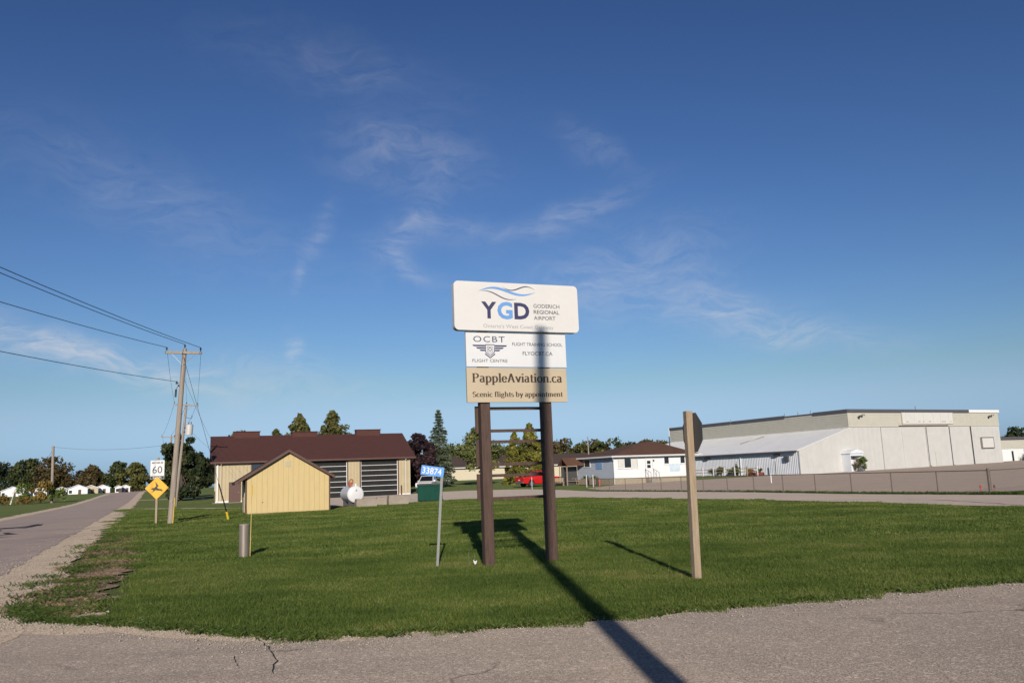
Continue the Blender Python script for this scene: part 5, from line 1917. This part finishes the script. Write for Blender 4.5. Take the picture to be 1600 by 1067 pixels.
def spruce(x, y, h, w, label, seed, kind='spruce'):
    r = np.random.default_rng(seed)
    o = thing('spruce_tree', (x, y, gz(x, y)), label, 'tree')
    MB().tube((0, 0, -.3), (0, 0, h * .97), .2, .02, 8).build('trunk', M_bark, o)
    V = []
    rn = []
    lv = 26
    for i in range(lv):
        u = i / (lv - 1)
        z = h * (.07 + .91 * u)
        L = w / 2 * (1 - u) ** .72 * r.uniform(.8, 1.15) + .12
        nbr = int(10 - 4 * u)
        for k in range(nbr):
            a = 6.283 * k / nbr + i * 1.3 + r.normal() * .25
            Lk = L * r.uniform(.65, 1.15)
            c, s = math.cos(a), math.sin(a)
            tone = r.random()
            m_ = max(5, int(24 * Lk / (w / 2)))
            for j in range(int(m_ * 3.4)):
                t = r.random() ** .7
                px = Lk * t
                side = r.normal() * .24 * (1 - t * .5)
                pz = z + .14 * px - .22 * px * t - abs(r.normal()) * .16
                p = np.array((c * px - s * side, s * px + c * side, pz))
                d = np.array((c, s, -.45 + .3 * r.normal())) + r.normal(size=3) * .35
                d /= np.linalg.norm(d)
                q = np.cross(d, r.normal(size=3))
                q /= np.linalg.norm(q)
                sz = r.uniform(.26, .46)
                V += [p - d * sz * .5, p + q * sz * .2, p + d * sz * .5, p - q * sz * .2]
                rn.append(np.clip(.6 * tone + .4 * r.random(), 0, 1))
    V = np.array(V)
    mesh_np('crown', V, np.arange(len(V)).reshape(-1, 4), LM[kind], o, rnd=np.array(rn))
    return o


tree(-42.6, 106, 8.5, 7.0, 'dark', 'dark leafy tree standing left of the brown roofed garage', 1, 5200, .42, .06, clumps=56)
tree(-37.0, 112, 8.8, 7.0, 'olive', 'olive leafy tree close behind the left gable of the garage', 2, 4200, .4, .06, clumps=46)
tree(-49.5, 122, 5.6, 5.0, 'dark', 'dark leafy tree beyond the utility poles', 3, 3600, .42, .05)
tree(-28.1, 108, 10.6, 5.4, 'olive', 'narrow tree rising behind the middle of the garage roof', 4, 4800, .32, .3, shape='oval', clumps=120)
tree(-23.8, 108, 10.8, 6.8, 'olive', 'broader oval tree rising behind the garage roof', 5, 5200, .32, .3, shape='oval', clumps=130)
tree(-30.6, 106, 8.6, 3.8, 'olive', 'low bushy tree peeping over the garage ridge', 6, 2600, .34, .1)
tree(-12.2, 103.5, 7.1, 5.2, 'purple', 'dark purple maple tree at the right end of the garage', 7, 5200, .36, .14, clumps=50, trunk=.16)
spruce(-11.2, 121, 11.3, 5.4, 'tall blue green spruce beside the purple maple', 8)
tree(-5.3, 124, 8.7, 8.2, 'birch', 'loose branched birch tree with a pale trunk behind the sign', 9, 3000, .34, .24, bark=M_birchbark, clumps=34, trunk=.17, shell=.3)
tree(2.0, 117.5, 8.5, 6.4, 'cedar', 'tall yellow green cedar beside the red truck', 10, 6500, .30, .0, shape='cone', clumps=150)
tree(-.2, 118.5, 7.5, 4.6, 'cedar', 'shorter yellow green cedar touching the tall one', 11, 4200, .30, .0, shape='cone', clumps=110)
tree(-17.5, 135, 6.5, 6.5, 'rust', 'rusty autumn tree behind the spruce', 12, 2600, .45, .05)
# field trees across the road
FT = [(-176, 282, 11.5, 20, 'dark', 'broad dark tree at the far left of the field'),
      (-158, 270, 11.6, 14, 'green', 'large round green tree behind the mobile homes'),
      (-150, 269, 12.2, 16, 'rust', 'large rust tinged tree beside the round green tree'),
      (-141.5, 273, 5.2, 9, 'rust', 'low reddish tree in the gap between the big crowns'),
      (-154, 300, 8.0, 11, 'green', 'green tree behind the low reddish one'),
      (-149, 292, 9.6, 12, 'rust', 'rusty crown behind the middle mobile homes'),
      (-139.5, 292, 10.6, 11.5, 'green', 'dark green crown behind the row of mobile homes'),
      (-133, 291, 10.2, 12, 'olive', 'olive crown beside the far road bend'),
      (-127, 296, 7.6, 7, 'green', 'small green tree where the road disappears'),
      (-121, 300, 9.0, 9, 'rust', 'rusty tree just beyond the vanishing road'),
      (-113, 300, 8.8, 11, 'dark', 'dark tree behind the far utility poles'),
      (-101, 290, 9.5, 12, 'dark', 'dark crown to the right of the far utility poles'),
      (-92, 285, 9.0, 11, 'olive', 'olive crown behind the transformer pole'),
      (-191, 290, 10.5, 18, 'green', 'green tree beyond the broad dark one'),
      (-166, 300, 7.5, 12, 'dark', 'dark tree in the dip behind the first mobile homes')]
for i, (x, y, h, w, kd, lb_) in enumerate(FT):
    tree(x * 1.12, y * 1.12, h * 1.13, w * 1.1, kd, lb_, 30 + i, 2600, .85, .03, group='trees across the field', clumps=44, trunk=.35)
# the wood behind the buildings: one distant mass
r = np.random.default_rng(77)


def wood(name, p0, p1, n, h0, h1, kinds, label, seed, per=300, leaf=.95):
    r = np.random.default_rng(seed)
    root = thing(name, (p0[0], p0[1], 0), label, 'wood')
    root['kind'] = 'stuff'
    for kd in kinds:
        C, Rd = [], []
        for i in range(n):
            t = r.random()
            x, y = p0[0] + (p1[0] - p0[0]) * t, p0[1] + (p1[1] - p0[1]) * t + r.normal() * 5
            h = r.uniform(h0, h1)
            for k in range(6):
                C.append((x - p0[0] + r.normal() * 2.4, y - p0[1] + r.normal() * 2, gz(x, y) + h * r.uniform(.15, .88)))
                Rd.append(r.uniform(1.1, 2.2))
        o = leaves('tree_mass', np.array(C), np.array(Rd), n * per, leaf, LM[kd], root, seed + 5)
        o['kind'] = 'stuff'
    return root


wood('far_wood', (-60, 262), (70, 285), 80, 8.6, 12.2, ('rust', 'olive', 'green'), 'distant autumn wood behind the long cream building', 5)
wood('far_wood', (110, 220), (240, 250), 36, 6, 9.5, ('dark', 'green'), 'distant dark wood beyond the annex', 6)

# ------------------------------------------------------------------ shrubs and field brush


def shrub(x, y, h, w, kind, label, seed, n=700, leaf=.16, group=None, z=None):
    r = np.random.default_rng(seed)
    o = thing('shrub', (x, y, gz(x, y) if z is None else z), label, 'shrub', group)
    mb = MB()
    C, Rd = [], []
    for k in range(12):
        a = r.uniform(0, 6.28)
        d = r.uniform(0, w * .38)
        zz = h * r.uniform(.25, .85)
        C.append((d * math.cos(a), d * math.sin(a), zz))
        Rd.append(w * r.uniform(.12, .22))
        mb.tube((0, 0, -.05), C[-1], .02, .008, 4)
    mb.build('stems', M_bark, o)
    leaves('foliage', np.array(C), np.array(Rd), n, leaf, LM[kind], o, seed + 9, .3)
    return o


shrub(-72.3, 126.8, 3.3, 3.8, 'brush', 'yellowing bush round the foot of the field pole', 60, 1500, .3)
shrub(-70.2, 127.6, 2.4, 3.0, 'shrub', 'green bush on the road side of the field pole', 61, 900, .3)
shrub(-75.0, 127.5, 3.6, 3.2, 'shrub', 'taller green sapling left of the field pole', 62, 800, .3)
for i in range(7):
    shrub(-73 - i * 1.9, 124.6 - i * 2.6, 1.1 + .3 * (i % 3), 3.4, 'brush', ('low rust brown brush straggling along the field edge', 'yellowish brush clump next along the field edge')[i % 2], 63 + i, 700, .24, 'brush along the field edge')
hx, hy_ = math.cos(HY), math.sin(HY)


def hpt(a, b):
    return 43.94 + hx * a - hy_ * b, 109.65 + hy_ * a + hx * b


x, y = hpt(.0, -1.9)
shrub(x, y, 2.0, 1.9, 'shrub', 'green shrub growing in front of the hangar porch', 80, 1500, .17)
x, y = hpt(-1.2, -1.9)
shrub(x, y, 1.9, 1.0, 'brush', 'brown dying shrub at the hangar porch opening', 81, 500, .15)
SH = [(-LW - 1.4, 19.5, 1.0, 1.6, 'brush'), (-LW - 1.3, 14.6, 1.1, 2.2, 'shrub'), (-LW - 1.4, 13.0, 1.3, 2.0, 'olive'), (-LW - 1.2, 11.3, 1.2, 1.8, 'shrub'),
      (-LW - 1.3, 9.9, 1.3, 1.3, 'shrub'), (-LW - 1.3, 7.4, .9, 1.6, 'brush'), (-LW - 1.2, 5.9, 1.0, 1.3, 'olive')]
SL = ['dry weeds at the far door of the lean-to', 'first green shrub past the dry weeds by the lean-to', 'olive shrub in the middle of the lean-to bed', 'green shrub left of the lean-to downspout',
      'upright shrub right at the lean-to downspout', 'brown clump right of the lean-to downspout', 'small olive shrub at the end of the lean-to bed']
for i, (a_, b_, h, w, kd) in enumerate(SH):
    x, y = hpt(a_, b_)
    shrub(x, y, h, w, kd, SL[i], 82 + i, 600, .17, 'plants along the lean-to wall')
x, y = hpt(-LW - 1.3, 10.0)
MB_ = thing('small_cypress', (x, y, gz(x, y)), 'dark upright little evergreen against the lean-to wall', 'shrub')
leaves('foliage', np.array([(0, 0, .3 + .25 * k) for k in range(7)]), np.array([.34, .33, .30, .26, .22, .16, .10]), 700, .14, LM['dark'], MB_, 95, .3)
x, y = hpt(43.5, 1.6)
shrub(x, y, 1.6, 4.2, 'shrub', 'wide green bush under the annex window', 96, 1500, .22)
# garden posts and a little rail fence along the lean-to
pts_ = [(-LW - 2.4, 17.6), (-LW - 2.4, 15.6), (-LW - 2.4, 13.4), (-LW - 2.4, 11.2), (-LW - 2.4, 9.2), (-LW - 2.4, 6.9), (-LW - 2.4, 5.0)]
x0, y0 = hpt(*pts_[0])
gf = thing('garden_fence', (x0, y0, gz(x0, y0)), 'low weathered post and rail fence round the lean-to bed', 'fence', yaw=HY)
for a_, b_ in pts_:
    MB().box(-.06, .06, b_ - 17.6 - .06, b_ - 17.6 + .06, -.4, 1.15).build('post', M_gutter if int(b_) % 2 else M_wood, gf)
for z in (.45, .85):
    MB().box(.065, .10, 5.0 - 17.6, 0, z - .04, z + .04).build('rail', M_wood, gf)
x, y = hpt(-LW - 1.0, 3.2)
t = thing('dark_pole', (x, y, gz(x, y)), 'thin dark steel pole standing against the lean-to wall', 'pole')
MB().tube((0, 0, -.3), (0, 0, 1.75), .06, n=8).build('shaft', M_dgrey, t)
MB().tube((0, 0, 1.75), (0, 0, 1.80), .075, .04, n=8).build('cap', M_dgrey, t)
x, y = hpt(-LW - 1.5, 6.4)
t = thing('red_canoe', (x, y, gz(x, y)), 'faded red boat hull lying by the lean-to bed', 'boat', yaw=HY + R(90))
mb = MB()
ns = 12
V, F = [], []
for i in range(ns + 1):
    u = i / ns
    ww = .42 * math.sin(math.pi * min(max(u, .02), .98)) ** .6
    V += [(-1.6 + 3.2 * u, -ww, .05), (-1.6 + 3.2 * u, -ww * .7, .34), (-1.6 + 3.2 * u, 0, .42), (-1.6 + 3.2 * u, ww * .7, .34), (-1.6 + 3.2 * u, ww, .05)]
for i in range(ns):
    for j in range(4):
        F.append((5 * i + j, 5 * i + j + 1, 5 * i + j + 6, 5 * i + j + 5))
mb.add(V, F).build('hull', mat('faded_red', (.30, .07, .06), .6, .2, 3), t, True)
t['label'] = 'overturned faded red hull lying by the lean-to bed'
# white stake on the apron and two small runway markers behind the fence
t = thing('white_stake', (23.6, 78.0, gz(23.6, 78)), 'slim white stake standing on the apron', 'stake')
MB().box(-.04, .04, -.02, .02, -.1, .85).build('stake', M_wlet, t)
MB().box(-.10, .10, -.10, .10, -.05, .04).build('foot', M_conc, t)
M_orange = mat('marker_orange', (.42, .10, .045), .5, .1)
for (x, y), lb_, mm in (((22.5, 40.9), 'small red capped marker on the apron behind the fence', M_red), ((23.0, 40.6), 'small dark capped marker nearer the fence corner post', M_broof2)):
    t = thing('runway_marker', (x, y, 0), lb_, 'marker', 'runway markers by the fence')
    MB().tube((0, 0, -.05), (0, 0, .20), .024, .02, 8).build('stem', M_orange, t)
    MB().tube((0, 0, .20), (0, 0, .33), .05, .04, 10).build('cap', mm, t, True)
    MB().tube((0, 0, 0.012), (0, 0, .04), .10, .08, 10).build('foot', M_dgrey, t)
# things by the house porch
t = thing('orange_hydrant', (9.3, 95.0, gz(9.3, 95)), 'small orange red hydrant by the left end of the fence', 'hydrant')
MB().tube((0, 0, -.1), (0, 0, .72), .10, .09, 10).tube((0, 0, .72), (0, 0, .85), .10, .04, 10).build('barrel', M_orange, t, True)
MB().tube((-.17, 0, .55), (.17, 0, .55), .05, n=8).build('outlet', M_orange, t)
for k, (x, y, lb_) in enumerate(((7.6, 92.0, 'white gate post left of the orange hydrant'), (8.3, 91.8, 'white gate post beside the orange hydrant'))):
    t = thing('gate_post', (x, y, gz(x, y)), lb_, 'post')
    MB().box(-.035, .035, -.035, .035, -.2, 1.25).build('post', M_alu, t)
    MB().box(-.045, .045, -.045, .045, 1.25, 1.29).build('cap', M_gutter, t)


def picnic(x, y, yaw, label):
    o = thing('picnic_table', (x, y, gz(x, y)), label, 'table', yaw=yaw)
    for k in range(4):
        MB().box(-.9, .9, -.38 + k * .19, -.38 + k * .19 + .17, .72, .76).build('plank', M_wood, o)
    for s in (-1, 1):
        MB().box(-.9, .9, s * .72 - .13, s * .72 + .13, .42, .46).build('seat', M_wood, o)
        MB().beam((s * .6, -.35, .72), (s * .6, -.75, 0), .05, .1).beam((s * .6, .35, .72), (s * .6, .75, 0), .05, .1).box(s * .6 - .03, s * .6 + .03, -.8, .8, .34, .42).build('leg', M_wood, o)
    return o


picnic(6.6, 104.5, R(12), 'weathered picnic table on the grass by the house porch')
t = thing('bench', (4.9, 101.2, gz(5, 101)), 'brown slatted bench half hidden behind the sign post', 'bench', yaw=R(15))
for k in range(3):
    MB().box(-.8, .8, -.2 + k * .14, -.2 + k * .14 + .12, .43, .47).build('slat', M_wood, t)
    MB().box(-.8, .8, .25, .29, .55 + k * .14, .66 + k * .14).build('slat', M_wood, t)
for s in (-1, 1):
    MB().box(s * .65 - .04, s * .65 + .04, -.2, .3, 0, .425).box(s * .65 - .04, s * .65 + .04, .20, .248, .43, .95).build('leg', M_wood, t)
for k, (a_, b_) in enumerate(((-1.3, 2.2), (-1.2, 4.2))):
    x, y = 11.3 + hx * a_ - hy_ * b_, 97.5 + hy_ * a_ + hx * b_
    t = thing('planter', (x, y, gz(x, y)), ('dark planter box nearest the house corner', 'dark planter box below the side window')[k], 'planter', yaw=HY)
    MB().box(-.3, .3, -.7, .7, 0, .8).build('box', M_dgrey, t)
    for i in range(4):
        MB().box(-.335, -.302, -.66 + i * .34, -.66 + i * .34 + .30, .05, .75).build('board', M_wood, t)
    leaves('plants', np.array([(0, -.4, .9), (0, 0, .95), (0, .4, .9)]), np.array([.22, .25, .22]), 160, .14, LM['shrub'], t, 130 + k, .2)
t = thing('white_rod', (1.6, 92.5, gz(1.6, 92.5)), 'thin white driveway rod standing before the red truck', 'rod')
MB().tube((0, 0, -.1), (0, 0, 1.65), .03, n=6).build('rod', M_wlet, t)
MB().tube((0, 0, 1.3), (0, 0, 1.55), .034, n=6).build('band', M_red, t)

# ------------------------------------------------------------------ mobile homes across the field


def home(x, y, L, W, h, yaw, label, seed, wallm, roofm):
    o = thing('mobile_home', (x, y, gz(x, y)), label, 'house', 'mobile homes across the field', yaw=yaw)
    MB().box(0, L, 0, W, -.3, h).build('wall', wallm, o)
    e = .2 * L + .1
    MB().prism([(-.3, h - .05), (L / 2, h + e), (L + .3, h - .05), (L + .3, h + .10), (L / 2, h + e + .15), (-.3, h + .10)], -.35, W + .35, 'y').build('roof', roofm, o)
    MB().prism([(.02, h), (L - .02, h), (L / 2, h + e - .02)], .01, W - .01, 'y').build('gable', wallm, o)
    r = np.random.default_rng(seed)
    k = max(2, int(L / 2.2))
    for i in range(k):
        x0 = .25 + i * (L - .3) / k
        if i == k // 2:
            MB().box(x0, x0 + .8, -.06, -.002, 0, 2.05).build('door', M_broof2, o)
        else:
            w = MB().box(x0 - .08, x0 + .88, -.05, -.002, .92, 1.98).build('window', M_wsid, o)
            MB().box(x0, x0 + .8, -.065, -.051, 1.0, 1.9).build('pane', M_winglass, w)
    return o


M_mred = mat('home_red', (.28, .10, .08), .6)
HM = [(-.606, 6.0, 'wide white mobile home at the far left', M_wsid, M_wsid), (-.591, 3.6, 'white home with a pale gable beside the wide one', M_wsid, M_wsid),
      (-.582, 2.4, 'small reddish trailer before the rusty trees', M_mred, M_wsid), (-.572, 3.6, 'white trailer left of the field pole', M_wsid, M_wsid),
      (-.546, 3.0, 'white trailer just right of the field pole', M_wsid, M_wsid), (-.538, 2.6, 'dark green trailer in the middle of the row', mat('home_green', (.03, .05, .045), .6), M_fasc),
      (-.527, 5.2, 'larger white home in the middle of the row', M_wsid, M_wsid), (-.511, 4.0, 'cream home with brown trim in the middle distance', M_cream2, M_wsid),
      (-.497, 4.2, 'pale trailer beyond the cream home', M_wsid, M_wsid), (-.4775, 1.8, 'white trailer at the end of the row', M_wsid, M_wsid), (-.4695, 2.6, 'last white home by the road bend', M_wsid, M_wsid)]
for i, (q, L, lb_, wm, rm) in enumerate(HM):
    y = 250 + 6 * (i % 3)
    o = home(q * y - L / 2, y, L, 5.0, 2.3, R(24), lb_, 200 + i, wm, rm)
    o.location.z -= .75
